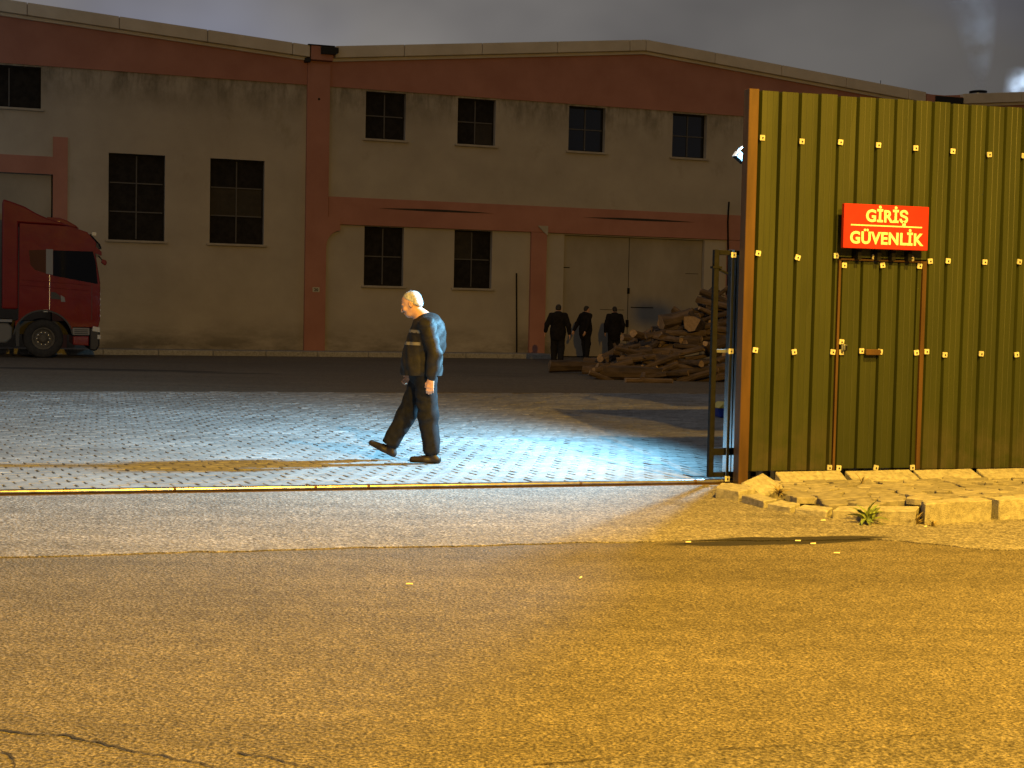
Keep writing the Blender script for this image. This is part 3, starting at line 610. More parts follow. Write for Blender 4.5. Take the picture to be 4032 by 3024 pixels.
# ================================================================== KERBED ISLAND
isl = MB().slab([(2.02, 11.62), (2.3, 11.3), (2.7, 11.05), (3.1, 10.98), (4.0, 11.4), (7.5, 12.6), G(9.6, -.06)[:2], G(5.95, -.06)[:2]], -.03, [.0, .005, .02, .05, .05, .05, .0, -.01]).build('pavement_island', M['soil']); tag(isl, kind='structure')
def zs(x, y):
    d = y - x * math.tan(YG); t = max(0, min(1, (x - 2.05) / 1.15)); fr = max(0, min(1, (11.9 - d) / 1.6))
    return (1 - t) * (.052 + .05 * (1 - fr)) + t * (.088 + .068 * fr)
def stone(pts, z0, ztop, name='kerb_stone', seed=0, jit=.006, mt='kerb', par=isl, bev=.007):
    rd_ = random.Random(seed); m = MB(); zt = ztop if isinstance(ztop, (list, tuple)) else [ztop] * len(pts)
    cx_ = sum(p[0] for p in pts) / len(pts); cy_ = sum(p[1] for p in pts) / len(pts); pts = [(cx_ + (x - cx_) * .955, cy_ + (y - cy_) * .955) for x, y in pts]
    m.slab(pts, z0, [z + rd_.uniform(-jit, jit) for z in zt])
    me = m.mesh(name, M[mt]); bm = bmesh.new(); bm.from_mesh(me); bmesh.ops.recalc_face_normals(bm, faces=bm.faces)
    bmesh.ops.bevel(bm, geom=[e for e in bm.edges], offset=bev, segments=1, profile=.5, affect='EDGES')
    bmesh.ops.triangulate(bm, faces=bm.faces)
    bmesh.ops.subdivide_edges(bm, edges=[e for e in bm.edges if e.calc_length() > .07], cuts=2, use_grid_fill=True)
    for v in bm.verts: v.co += Vector((rd_.gauss(0, .0016), rd_.gauss(0, .0016), rd_.gauss(0, .0014)))
    bm.to_mesh(me); bm.free(); return inst(name, me, par)
# low front kerb, turning along the road (front edge points, then back edge)
stone([(1.725, 12.10), (1.90, 11.90), (2.06, 12.02), (1.93, 12.28), (1.80, 12.30)], -.02, [.10, .085, .10, .12, .115], seed=1, jit=.01)
stone([(1.905, 11.86), (2.035, 11.50), (2.17, 11.62), (2.08, 11.98)], -.02, [.065, .062, .075, .075], seed=2)
stone([(2.05, 11.455), (2.205, 11.265), (2.32, 11.42), (2.185, 11.58)], -.02, [.06, .055, .065, .07], seed=3)
stone([(2.225, 11.235), (2.44, 11.04), (2.53, 11.21), (2.33, 11.39)], -.02, [.055, .06, .07, .066], seed=4)
stone([(2.46, 11.02), (3.06, 10.765), (3.13, 10.935), (2.55, 11.19)], -.02, [.066, .108, .125, .078], seed=5)
stone([(3.10, 10.755), (3.735, 11.085), (3.68, 11.25), (3.13, 10.97)], -.02, [.163, .163, .17, .17], seed=6)
stone([(3.775, 11.105), (4.42, 11.40), (4.36, 11.56), (3.72, 11.27)], -.02, [.166, .165, .17, .17], seed=7)
stone([(4.455, 11.415), (5.10, 11.71), (5.04, 11.87), (4.40, 11.58)], -.02, .168, seed=8)
stone([(5.13, 11.72), (5.8, 12.02), (5.74, 12.18), (5.08, 11.89)], -.02, .168, seed=9)
# back kerb under the fence: leaning stones
def lean(a, b, seed, zf=.055, dz=0, da=0):
    o = stone([G(a, -.235)[:2], G(b, -.235)[:2], G(b, -.045)[:2], G(a, -.045)[:2]], -.02, [zf + dz, zf + .02 + dz, .152 + dz, .148 + dz], seed=seed, jit=.003); return o
lean(5.995, 6.675, 11, .05); lean(6.70, 7.40, 12, .066); lean(7.412, 8.06, 13, .074); lean(8.085, 8.75, 14, .08); lean(8.76, 9.45, 15, .08)
# tilted broken kerb end at the gate post
o = stone([(-.15, -.16), (.15, -.16), (.15, .10), (-.15, .10)], -.06, .07, seed=21, jit=.012, bev=.02); o.location = (2.115, 12.235, .075); o.rotation_euler = (R(24), R(-14), YG + R(22))
# zigzag interlocking pavers on the island
def zig_poly(lu, lv, gap):
    a, b = lu / 2 - gap, lv / 2 - gap; z = .022
    return [(-a, -b), (-a * .33, -b + z * .2), (-a * .1, -b - z), (a * .6, -b - z), (a, -b), (a + z * .6, -b * .3), (a - z * .2, b * .3), (a, b), (a * .6, b - z), (-a * .1, b - z), (-a * .33, b + z * .2), (-a, b), (-a - z * .2, b * .3), (-a + z * .6, -b * .3)]
IA = R(-33); iu = Vector((math.cos(IA), math.sin(IA), 0)); iv = Vector((-iu.y, iu.x, 0)); rd = random.Random(3)
front = [(1.98, 11.75), (2.2, 11.52), (2.4, 11.36), (2.6, 11.2), (3.13, 11.0), (3.7, 11.28), (4.4, 11.6), (5.1, 11.9), (6.4, 12.45)]
def inside(p):
    s_ = (p - OG).dot(Vector((cg, sg, 0))); q_ = (p - OG).dot(Vector((-sg, cg, 0)))
    if q_ > -.27 or s_ < 5.62: return False
    for (x0, y0), (x1, y1) in zip(front[:-1], front[1:]):
        if x0 <= p.x < x1: return p.y > y0 + (y1 - y0) * (p.x - x0) / (x1 - x0) + .02
    return False
zp = zig_poly(.25, .235, .015)
for i in range(-40, 60):
    for j in range(-40, 60):
        p = Vector((2.6, 11.6, 0)) + iu * (i * .25 + (j % 2) * .125) + iv * (j * .235)
        if not inside(p): continue
        m = MB(); pts_ = [(x * rd.uniform(.97, 1.0), y * rd.uniform(.95, 1.0)) for x, y in zp]; n = len(pts_)
        v = [(x, y, -.05) for x, y in pts_] + [(x, y, -.006) for x, y in pts_] + [(x * .95, y * .94, 0) for x, y in pts_]
        f = [tuple(range(2 * n, 3 * n))] + [(r_ * n + k, r_ * n + (k + 1) % n, (r_ + 1) * n + (k + 1) % n, (r_ + 1) * n + k) for r_ in (0, 1) for k in range(n)]
        m.add(v, f)
        e = .05; gx = (zs(p.x + e, p.y) - zs(p.x - e, p.y)) / (2 * e); gy = (zs(p.x, p.y + e) - zs(p.x, p.y - e)) / (2 * e)
        nrm = Vector((-gx + rd.gauss(0, .05), -gy + rd.gauss(0, .05) - .03, 1)).normalized(); q = nrm.to_track_quat('Z', 'Y').to_matrix().to_4x4()
        o = inst('paver', m.mesh('paver', M['island_paver']), isl)
        o.matrix_world = Matrix.Translation((p.x, p.y, zs(p.x, p.y) + rd.gauss(0, .005))) @ (Matrix.Rotation(IA + rd.gauss(0, .05), 4, 'Z') if True else 0)
        o.rotation_euler = (Matrix.Rotation(0, 4, 'Z') @ q @ Matrix.Rotation(IA + rd.gauss(0, .05), 4, 'Z')).to_euler()

# weeds
def leaf_mesh(L_, W_, droop, lobes=True, matl='leaf', seed=0):
    rd_ = random.Random(seed); n = 9; v = []; f = []
    for i in range(n + 1):
        t = i / n; w = W_ * math.sin(math.pi * (t ** .75)) ** .8 * (1 if not lobes else (1.0 if i % 2 else .62)) + .0015
        x = L_ * t; z = L_ * (.55 * t - droop * t * t)
        v += [(x, -w, z + w * .35), (x, 0, z), (x, w, z + w * .35)]
    for i in range(n):
        b0 = i * 3; f += [(b0, b0 + 3, b0 + 4, b0 + 1), (b0 + 1, b0 + 4, b0 + 5, b0 + 2)]
    return MB().add(v, f).mesh('leaf', M[matl], smooth=False)
def weed(name, loc, label, n, L_, W_, matl, seed, lobes=True, elev=(.1, .9), upright=0):
    rd_ = random.Random(seed); e = empty(name, loc); tag(e, label, 'weed')
    ms = [leaf_mesh(L_ * k, W_ * k, d, lobes, matl, 1) for k, d in ((1, .75), (.8, .95), (1.15, .6), (.6, .5))]
    for i in range(n):
        a = 2 * math.pi * i / n * 1.618 * 2 + rd_.uniform(-.4, .4)
        inst('leaf', rd_.choice(ms), e, (rd_.gauss(0, .006), rd_.gauss(0, .006), .002), (rd_.gauss(0, .25), -rd_.uniform(*elev), a), (1, 1, 1) if rd_.random() < .7 else (.75, .8, .8))
    st = MB().tube([(0, 0, -.01), (.004, 0, .05 + upright)], [.006, .003], 6).build('stem', M[matl], e); return e
weed('broadleaf_weed', (2.70, 10.79, .012), 'green broad-leaved weed growing at the foot of the front kerb', 26, .165, .024, 'leaf', 2, elev=(.15, 1.35), upright=.08)
weed('dry_weed', (2.23, 11.93, .06), 'dry weed tuft between the tilted kerb end and the back kerb', 26, .11, .009, 'dry', 4, elev=(.2, 1.1))
weed('dry_weed', (3.06, 10.80, .0), 'dry weed tuft in the joint between two front kerb stones', 24, .10, .007, 'dry', 5, elev=(.3, 1.2))
weed('dry_weed', (3.16, 10.72, .0), 'sparse dry weed at the foot of the high front kerb stone', 14, .07, .006, 'dry', 6, elev=(.3, 1.2))
weed('grass_tuft', (3.10, 12.66, .075), 'thin grass tuft against the back kerb below the door', 9, .12, .003, 'dry', 8, False, (.5, 1.2))

# cigarette butts and litter
for i, (x, y, a) in enumerate([(1.211, 9.69, .3), (1.983, 9.85, .1), (2.065, 9.74, .2), (2.144, 9.371, -.1), (3.09, 10.66, .9), (2.374, 10.87, .3), (-.55, 8.0, .1), (.42, 8.3, 1.2)]):
    m = MB().tube([(-.032, 0, 0), (.005, 0, 0)], .0055, 7).tube([(.0052, 0, 0), (.034, 0, 0)], .0058, 7).build('cigarette_butt', M['butt'])
    m.scale = (.58, .8, .8); m.location = (x, y, .0125); m.rotation_euler = (0, 0, a)
    tag(m, 'pale cigarette butt lying on the asphalt in front of the fence', 'cigarette butt', 'cigarette butts on the asphalt')

# ================================================================== ADDED BOOTH behind the fence, street lamps
bo = empty('added_booth', (4.75, 15.6, 0)); tag(bo, 'small unseen booth added behind the fence, its flat canopy shaped to cast a shadow', 'booth')  # booth is added out of sight to carry the light-blocking canopy
bx, by = 4.75, 15.6
M['booth_wall'] = mat('booth_panel', (.45, .45, .43), (.52, .52, .5), 3, 3, .6)
MB().box(-1.0, 1.15, -.55, .75, 0, 3.2).build('wall', M['booth_wall'], bo, bevel=.01, seg=1)
MB().slab([(x - bx, y - by) for x, y in [(2.53, 15.9), (2.85, 15.4), (3.14, 14.9), (3.30, 14.2), (3.36, 13.95), (6.2, 14.85), (6.2, 17.0)]], 3.50, 3.56).build('canopy', M['galv'], bo)  # unseen canopy, left edge shaped to throw the dark wedge onto the yard
for a, b in ((-.9, -.45), (1.05, -.45), (-.9, .65), (1.05, .65)): MB().box(a - .04, a + .04, b - .04, b + .04, 3.2, 3.5).build('canopy_post', M['black_steel'], bo)
w = MB().box(-1.012, -1.002, -.35, .55, 1.1, 2.1).build('window', M['black_steel'], bo); MB().box(-1.02, -1.013, -.30, .50, 1.15, 2.05).build('pane', M['glass_sky'], w)
w = MB().box(.1, .95, -.562, -.552, .05, 2.1).build('door', M['galv'], bo); MB().box(.2, .26, -.60, -.563, 1.0, 1.06).build('handle', M['black_steel'], w)

M['led'] = emit('led_lens', (.55, .8, 1.0), .45)
fl = empty('floodlight', (2.92, 15.75, 3.36)); tag(fl, 'twin blue-white floodlight under the added canopy corner behind the fence', 'floodlight')
MB().box(-.42, .16, -.012, .012, .06, .085).build('bar', M['galv'], fl)
for x in (-.50, 0.04):
    h_ = MB().box(-.065, .065, -.05, .04, -.05, .03).build('lamp_head', M['black_steel'], fl, bevel=.012); h_.location = (x, 0, .02 if x > 0 else -.10); h_.rotation_euler = (0, R(35), R(20))
    e_ = MB().box(-.072, -.066, -.042, .032, -.042, .022).build('lens', M['led'], h_)
MB().tube([(-.40, 0, .075), (-.52, .01, -.02), (-.56, .02, -.08)], .014, 8).build('bracket', M['galv'], fl)
ld_ = bpy.data.lights.new('flood_beam', 'SPOT'); ld_.energy = LAMP_FLOOD; ld_.color = COOL; ld_.spot_size = R(152); ld_.spot_blend = .85; ld_.shadow_soft_size = .17
lo_ = bpy.data.objects.new('flood_beam', ld_); link(lo_, fl); lo_.location = (-.10, -.02, -.02)
lo_.rotation_euler = Vector((-.95, -.10, -.12)).to_track_quat('-Z', 'Y').to_euler()

def street_lamp(base, head, label, energy, spot=None, aim=None, blend=.35):
    e = empty('street_lamp', (base[0], base[1], 0)); tag(e, label, 'street lamp')
    b, h = Vector(base), Vector(head); d = h - Vector((b.x, b.y, 0))
    MB().tube([(0, 0, 0), (0, 0, head[2] - .7)], [.09, .05], 12).build('pole', M['galv'], e)
    MB().tube([(0, 0, head[2] - .7), (d.x * .15, d.y * .15, head[2] - .1), (d.x * .5, d.y * .5, head[2] + .12), (d.x * .93, d.y * .93, head[2] + .12)], .03, 8).build('arm', M['galv'], e)
    MB().box(-.16, .16, -.1, .1, .05, .2).build('lamp_housing', M['galv'], e, bevel=.03).location = (d.x, d.y, head[2])
    ln = MB().box(-.13, .13, -.08, .08, .035, .049).build('lens', M['sodium_lens'], e); ln.location = (d.x, d.y, head[2])
    l = bpy.data.lights.new('lamp_light', 'SPOT'); l.energy = energy; l.color = SODIUM; l.shadow_soft_size = .10; l.spot_size = R(spot or 168); l.spot_blend = blend
    lo = bpy.data.objects.new('lamp_light', l); link(lo, e); lo.location = (d.x, d.y, head[2] - .02); lo.rotation_euler = Vector(aim or (0, .3, -1)).to_track_quat('-Z', 'Y').to_euler()
M['sodium_lens'] = emit('sodium_lens', SODIUM, 20)
street_lamp((6.2, 6.6), (4.57, 7.16, 8.0), 'sodium street lamp on the road in front of the fence', LAMP_STREET, 160, (-.12, -.12, -1), .6)
street_lamp((5.6, -6.5), (4.5, -4.9, 10.0), 'tall sodium street lamp across the road', LAMP_MAST, 168, (.25, .55, -1), .85)

# blue box with yellow lid seen through the gate frame
bxx = empty('storage_box', (3.33, 21.9, 0), R(10)); tag(bxx, 'small blue plastic box with yellow lid seen through the gate frame', 'box')
M['blue_plastic'] = mat('blue_plastic', (.02, .05, .35), rough=.4); M['yellow_plastic'] = mat('yellow_plastic', (.75, .6, .12), rough=.4)
MB().prism([(-.22, 0), (.22, 0), (.25, .14), (-.25, .14)], -.16, .16).build('tub', M['blue_plastic'], bxx, bevel=.012)
MB().prism([(-.26, .142), (.26, .142), (.2, .215), (-.16, .23)], -.18, .18).build('lid', M['yellow_plastic'], bxx, bevel=.012)

# ================================================================== TRUCK
tr = empty('truck', (-12.66, 38.96, 0), YF); tag(tr, 'dark red lorry tractor with roof fairing parked beside the warehouse', 'truck')
M['truck_red'] = mat('truck_red_paint', (.14, .0065, .005), (.165, .009, .006), 2, 3, .30, .35, 2.2, spec=.035, coat=.7, bdist=.04)
M['truck_dark'] = mat('truck_black_plastic', (.012, .011, .011), rough=.55)
M['chrome'] = mat('chrome_trim', (.5, .5, .5), rough=.2, metal=1)
M['tyre'] = mat('tyre_rubber', (.014, .013, .012), (.026, .023, .02), 12, 3, .85)
M['rim'] = mat('dusty_rim', (.055, .047, .034), (.085, .072, .052), 9, 3, .7)
M['truck_glass'] = mat('truck_glass', (.006, .006, .007), rough=.04, spec=.25)
M['pale_panel'] = mat('pale_pillar_panel', (.15, .145, .145), rough=.5)
M['lens_clear'] = mat('headlight_lens', (.5, .48, .42), rough=.12, spec=.8)
M['amber'] = mat('amber_lens', (.6, .25, .03), rough=.3)
WID = 2.45
archo = [(.74 * math.cos(t), .52 + .74 * math.sin(t)) for t in np.linspace(math.pi * .94, math.pi * .06, 18)]
cabp = [(-.64, 1.02)] + [(-.72, .98)] + archo + [(.76, .84), (1.42, .84), (1.47, 1.05), (1.465, 2.02), (1.33, 2.86), (1.36, 3.16), (1.12, 3.42), (.7, 3.56), (-.62, 3.60)]
def bev(o, w=.03, s=3):
    md = o.modifiers.new('b', 'BEVEL'); md.width = w; md.segments = s; md.limit_method = 'ANGLE'; md.angle_limit = R(30)
    md.harden_normals = False; return o
cab = MB().prism(cabp, -.02, WID, 0).build('cab', M['truck_red'], tr); bev(cab, .09, 4)
fa = MB().prism([(-1.06, 1.30), (-.645, 1.30), (-.645, 3.61), (.74, 3.565), (.45, 3.66), (.08, 3.76), (-.2, 3.88), (-.48, 4.04), (-.76, 4.14), (-1.03, 4.22), (-1.06, 4.1)], .0, WID - .02).build('roof_fairing', M['truck_red'], tr); bev(fa, .04, 2)
hl = MB().prism([(.06, 3.70), (.92, 3.52), (.84, 3.60), (.62, 3.72), (.42, 3.79), (.08, 3.80)], .25, WID - .25).build('roof_light_box', M['truck_red'], tr); bev(hl, .02, 2)
MB().box(.30, .42, .22, .249, 3.66, 3.70).build('marker_lamp', M['amber'], tr)
sv = MB().prism([(1.20, 3.38), (1.46, 3.10), (1.50, 2.98), (1.47, 2.98), (1.40, 3.10), (1.18, 3.34)], -.04, WID + .02).build('sun_visor', M['truck_glass'], tr)
for a in (.1, WID - .25): MB().box(1.25, 1.36, a, a + .15, 3.34, 3.43).build('marker_lamp', M['lens_clear'], tr)
MB().prism([(.24, 2.90), (1.27, 2.90), (1.345, 2.62), (1.40, 2.03), (1.33, 2.035), (.24, 2.22)][::-1], -.032, -.0225).build('side_window', M['truck_glass'], tr)
MB().prism([(.06, 2.925), (.235, 2.925), (.235, 2.24), (.06, 2.27)][::-1], -.035, -.0225).build('pillar_panel', M['pale_panel'], tr)
MB().prism([(-.38, 2.88), (.055, 2.91), (.055, 2.28), (-.22, 2.36), (-.34, 2.5)][::-1], -.030, -.0225).build('rear_window', mat('tinted_red_glass', (.05, .010, .008), rough=.3, spec=.05), tr)
MB().prism([(1.475, 2.04), (1.478, 2.04), (1.345, 2.84), (1.342, 2.84)], .12, WID - .12).build('windscreen', M['truck_glass'], tr)
MB().prism([(1.30, 2.86), (1.50, 2.80), (1.50, 2.90), (1.34, 3.04)], -.03, WID).build('visor_base', M['truck_red'], tr)
dr_ = MB().box(.148, .160, -.030, -.0225, 1.30, 2.24).build('seam_glint', M['chrome'], tr)  # bright strip stands in for the highlight along the door seam
for a, b, z in ((-.62, 1.2, 2.03), (-.62, 1.2, 1.88)):
    MB().prism([(a, z + .06), (b, z - .05), (b, z - .03), (a, z + .08)], -.034, -.0225).build('crease_trim', M['truck_red'], tr, bevel=.004, seg=1)
MB().prism([(.19, 1.60), (.46, 1.58), (.40, 1.70), (.30, 1.77), (.19, 1.78)], -.036, -.0225).build('door_handle', M['truck_dark'], tr); MB().prism([(.45, 1.52), (.56, 1.52), (.54, 1.64), (.44, 1.70)], -.036, -.0225).build('trim_badge', M['pale_panel'], tr)
MB().box(.0, .11, -.045, -.0225, 1.235, 1.30).build('marker_lamp', M['lens_clear'], tr)
for x in (-.645, 1.25): MB().box(x - .006, x + .006, -.026, -.0205, 1.05, 2.9 if x < 0 else 2.0).build('seam', M['truck_dark'], tr)
bp_ = MB().prism([(.76, .36), (1.18, .34), (1.18, .60), (.76, .60)], .0, WID).build('lower_panel', M['truck_red'], tr); bev(bp_, .02, 2)
MB().box(.74, 1.2, -.01, WID, .62, .83).build('step', M['pale_panel'], tr, bevel=.02)
for z in (.67, .72, .77): MB().box(.80, 1.15, -.018, -.0105, z - .012, z + .012).build('step_tread', M['truck_dark'], tr)
bu = MB().prism([(1.2, .22), (1.38, .2), (1.46, .34), (1.47, .70), (1.44, .83), (1.2, .83)], -.01, WID).build('bumper', M['truck_dark'], tr); bev(bu, .04, 2)
for a in (-.03, WID - .28): MB().prism([(1.26, .74), (1.475, .70), (1.475, .84), (1.28, .88)], a, a + .3).build('headlight', M['lens_clear'], tr, bevel=.02)
for a in (-.03, WID - .1): MB().box(1.40, 1.49, a, a + .12, .52, .64).build('fog_lamp', M['lens_clear'], tr, bevel=.015)
gr_ = MB().box(1.466, 1.49, .35, WID - .35, 1.05, 1.95).build('grille', M['truck_dark'], tr)
for z in (1.15, 1.3, 1.45, 1.6, 1.75): MB().box(1.4905, 1.50, .4, WID - .4, z, z + .03).build('slat', M['chrome'], gr_)
mi = MB().tube([(1.42, -.02, 2.78), (1.47, -.1, 2.72), (1.52, -.12, 2.64)], .018, 6).build('mirror_arm', M['truck_dark'], tr)
mh = MB().prism([(1.47, 2.60), (1.58, 2.52), (1.62, 2.58), (1.61, 2.66), (1.50, 2.70)], -.30, -.08).build('mirror', M['truck_red'], tr, bevel=.02)
MB().box(-2.1, -.80, .0, 2.3, .95, 1.02).build('side_skirt', M['pale_panel'], tr)
ft = MB(); 
ft.prism([(-2.0, .50), (-1.9, .38), (-.95, .38), (-.80, .52), (-.78, .80), (-.9, .93), (-2.0, .93)], .04, .62).build('fuel_tank', mat('dusty_aluminium', (.10, .09, .075), rough=.6), tr, bevel=.05, seg=3)
MB().box(-5.5, 1.2, .75, WID - .75, .62, .98).build('chassis', M['truck_dark'], tr)
MB().prism([(-.70, .30), (-.62, .30), (-.60, .98), (-.72, .98)], .05, .4).build('mudguard', M['truck_dark'], tr)
def wheel(x, y, parent, side=1, name='wheel'):
    n = 32; prof = [(.30, .04), (.33, .0), (.49, .0), (.52, .05), (.52, .25), (.49, .30), (.30, .29)]
    v = []; f = []; k = len(prof)
    for i in range(n):
        a = 2 * math.pi * i / n
        for r_, yy in prof: v.append((r_ * math.cos(a), yy * side, r_ * math.sin(a)))
    for i in range(n):
        for j in range(k - 1): f.append((i * k + j, ((i + 1) % n) * k + j, ((i + 1) % n) * k + j + 1, i * k + j + 1))
    w_ = MB().add(v, f).build(name, M['tyre'], parent, smooth=True); w_.location = (x, y, .52)
    ri = MB(); pr = [(.30, .05), (.27, .04), (.24, .09), (.21, .12), (.12, .10), (.11, .03), (.04, .02), (.001, .02)]; v = []; f = []; k = len(pr)
    for i in range(n):
        a = 2 * math.pi * i / n
        for r_, yy in pr: v.append((r_ * math.cos(a), yy * side, r_ * math.sin(a)))
    for i in range(n):
        for j in range(k - 1): f.append((i * k + j, ((i + 1) % n) * k + j, ((i + 1) % n) * k + j + 1, i * k + j + 1))
    ro_ = ri.add(v, f).build('rim', M['rim'], w_, smooth=True)
    nb = MB()
    for i in range(10):
        a = 2 * math.pi * i / 10; nb.tube([(.165 * math.cos(a), .11 * side, .165 * math.sin(a)), (.165 * math.cos(a), .085 * side, .165 * math.sin(a))], .014, 6)
    nb.build('wheel_nuts', M['chrome'], w_)
    return w_
wheel(0, .02, tr); wheel(0, WID - .04, tr, -1); wheel(-3.7, .02, tr); wheel(-3.7, WID - .04, tr, -1)
MB().prism(archo[::-1] + [(.78 * math.cos(t), .52 + .78 * math.sin(t)) for t in np.linspace(math.pi * .97, math.pi * .03, 18)], -.05, .35).build('wheel_arch', M['truck_dark'], tr)
tl = empty('trailer', F(0, 0), YF); tl.location = tr.location; tag(tl, 'dark box trailer behind the red lorry at the left edge', 'trailer')
M['trailer'] = mat('dark_trailer_sheet', (.012, .012, .014), (.02, .02, .022), 3, 3, .6)
MB().box(-13.5, -1.32, .0, 2.45, 1.15, 4.08).build('box_body', M['trailer'], tl, bevel=.03)
for k in range(24): MB().box(-13.4 + k * .5, -13.36 + k * .5, -.02, -.001, 1.2, 4.05).build('side_rib', M['trailer'], tl)
MB().box(-13.5, -1.5, .5, 1.95, .85, 1.148).build('chassis', M['truck_dark'], tl)
for x in (-9.2, -10.5, -11.8): wheel(x, .02, tl); wheel(x, 2.41, tl, -1)

# ================================================================== LOG HEAP
def bark():
    m = mat('log_bark', (.045, .031, .021), (.125, .085, .055), 7, 6, .9, .8, 16, randv=.35, aniso=(.25, 1, 1), bdist=.03); return m
M['bark'] = bark(); M['cut_wood'] = mat('cut_wood', (.24, .16, .09), (.34, .235, .14), 14, 4, .8, randv=.25)
def log_mesh(L_, r0, r1, seed, split=False):
    rd_ = random.Random(seed); n, k = 9, 6; v = []; f = []; mi_ = []; bend = rd_.uniform(-.05, .05); ph = rd_.random() * 6
    off = [rd_.uniform(.88, 1.10) for _ in range(n)]
    for j in range(k + 1):
        t = j / k; r = r0 + (r1 - r0) * t; kn = 1 + .16 * math.exp(-((t - .6) / .12) ** 2) * (seed % 3 == 0)
        for i in range(n):
            a = 2 * math.pi * i / n; rr = r * off[i] * kn * (1 + .06 * math.sin(3 * a + ph + t * 5)) * rd_.uniform(.94, 1.06)
            y = rr * math.cos(a); z = rr * math.sin(a)
            if split and z > .1 * r: z = .1 * r
            v.append(((t - .5) * L_ + (rd_.uniform(-.02, .02) if j in (0, k) else 0), y + bend * math.sin(math.pi * t), z))
    for j in range(k):
        for i in range(n): f.append((j * n + i, j * n + (i + 1) % n, (j + 1) * n + (i + 1) % n, (j + 1) * n + i)); mi_.append(1 if split and 0 < i < 4 else 0)
    f.append(tuple(range(n - 1, -1, -1))); mi_.append(1); f.append(tuple(k * n + i for i in range(n))); mi_.append(1)
    mb = MB(); mb.add(v, f); mb.m = mi_
    if rd_.random() < .5:
        x = rd_.uniform(-.2, .2) * L_; a = rd_.uniform(.3, 2.8); mb.tube([(x, 0, 0), (x + .06, math.cos(a) * r0 * 1.7, math.sin(a) * r0 * 1.7)], [r0 * .45, r0 * .3], 6)
    return mb.mesh('log', [M['bark'], M['cut_wood']])
lm = [log_mesh(L_, a, b, i, sp_) for i, (L_, a, b, sp_) in enumerate([(1.25, .15, .12, 0), (1.0, .13, .10, 0), (1.5, .16, .11, 0), (.8, .17, .15, 0), (1.2, .11, .08, 0), (1.05, .15, .14, 1), (1.35, .12, .10, 0), (.9, .10, .07, 0), (.7, .20, .19, 0), (1.15, .13, .12, 1)])]
LAB = 'rough brown cut log among the many in the firewood heap by the warehouse door'; GRP = 'cut logs in the firewood heap'
rd = random.Random(21)
def put_log(k, p, rz, ry, rx=0, label=LAB, group=GRP, sc=1):
    o = inst('log', lm[k], None, p, (rx, ry, rz), (sc, sc, sc)); tag(o, label, 'log'); 
    if group: o['group'] = group
for lv in range(13):
    z = .10 + lv * .165; xl = 1.9 + z * 1.62; yf = 33.0 + z * 1.5; yb = 38.6 - z * .9
    for row in range(2):
        x = xl + rd.uniform(-.1, .5) + row * .4
        while x < 6.6:
            k = rd.choice([0, 1, 2, 4, 6, 6, 7, 7, 4, 3, 5]); 
            put_log(k, (x, yf + .1 + row * .32 + rd.gauss(0, .09), z + rd.gauss(0, .05)), rd.gauss(.1, .42) + (math.pi if rd.random() < .5 else 0), rd.gauss(.0, .2), rd.random() * 6, sc=rd.uniform(.58, .85))
            x += rd.uniform(.5, .75)
    y = yf + .3
    while y < yb:
        k = rd.choice([0, 1, 2, 4, 6, 7, 3, 1, 4])
        put_log(k, (xl + .25 + rd.gauss(0, .16), y, z + rd.gauss(0, .05)), rd.gauss(.15, .5), rd.gauss(-.25, .25), rd.random() * 6, sc=rd.uniform(.55, .85))
        y += rd.uniform(.30, .42)
put_log(2, (1.75, 36.4, .14), .12, .02, 1.0, 'long log lying at the left foot of the heap, nearest the pillar', None, 1.1)
put_log(3, (3.95, 35.0, 1.42), .35, -.25, 2.0, 'short thick log jutting out at the upper left of the heap', None, 1.1)
put_log(8, (4.35, 34.7, 1.30), 1.2, .1, 0, 'round log with a pale cut end facing out high in the heap', None)
put_log(5, (3.05, 32.3, .07), .05, 0.0, 0, 'pale split log lying flat at the front foot of the heap', None)
put_log(0, (2.75, 33.4, .15), -.05, .0, 3.0, 'thick log lying level at the front left of the heap', None, 1.15)

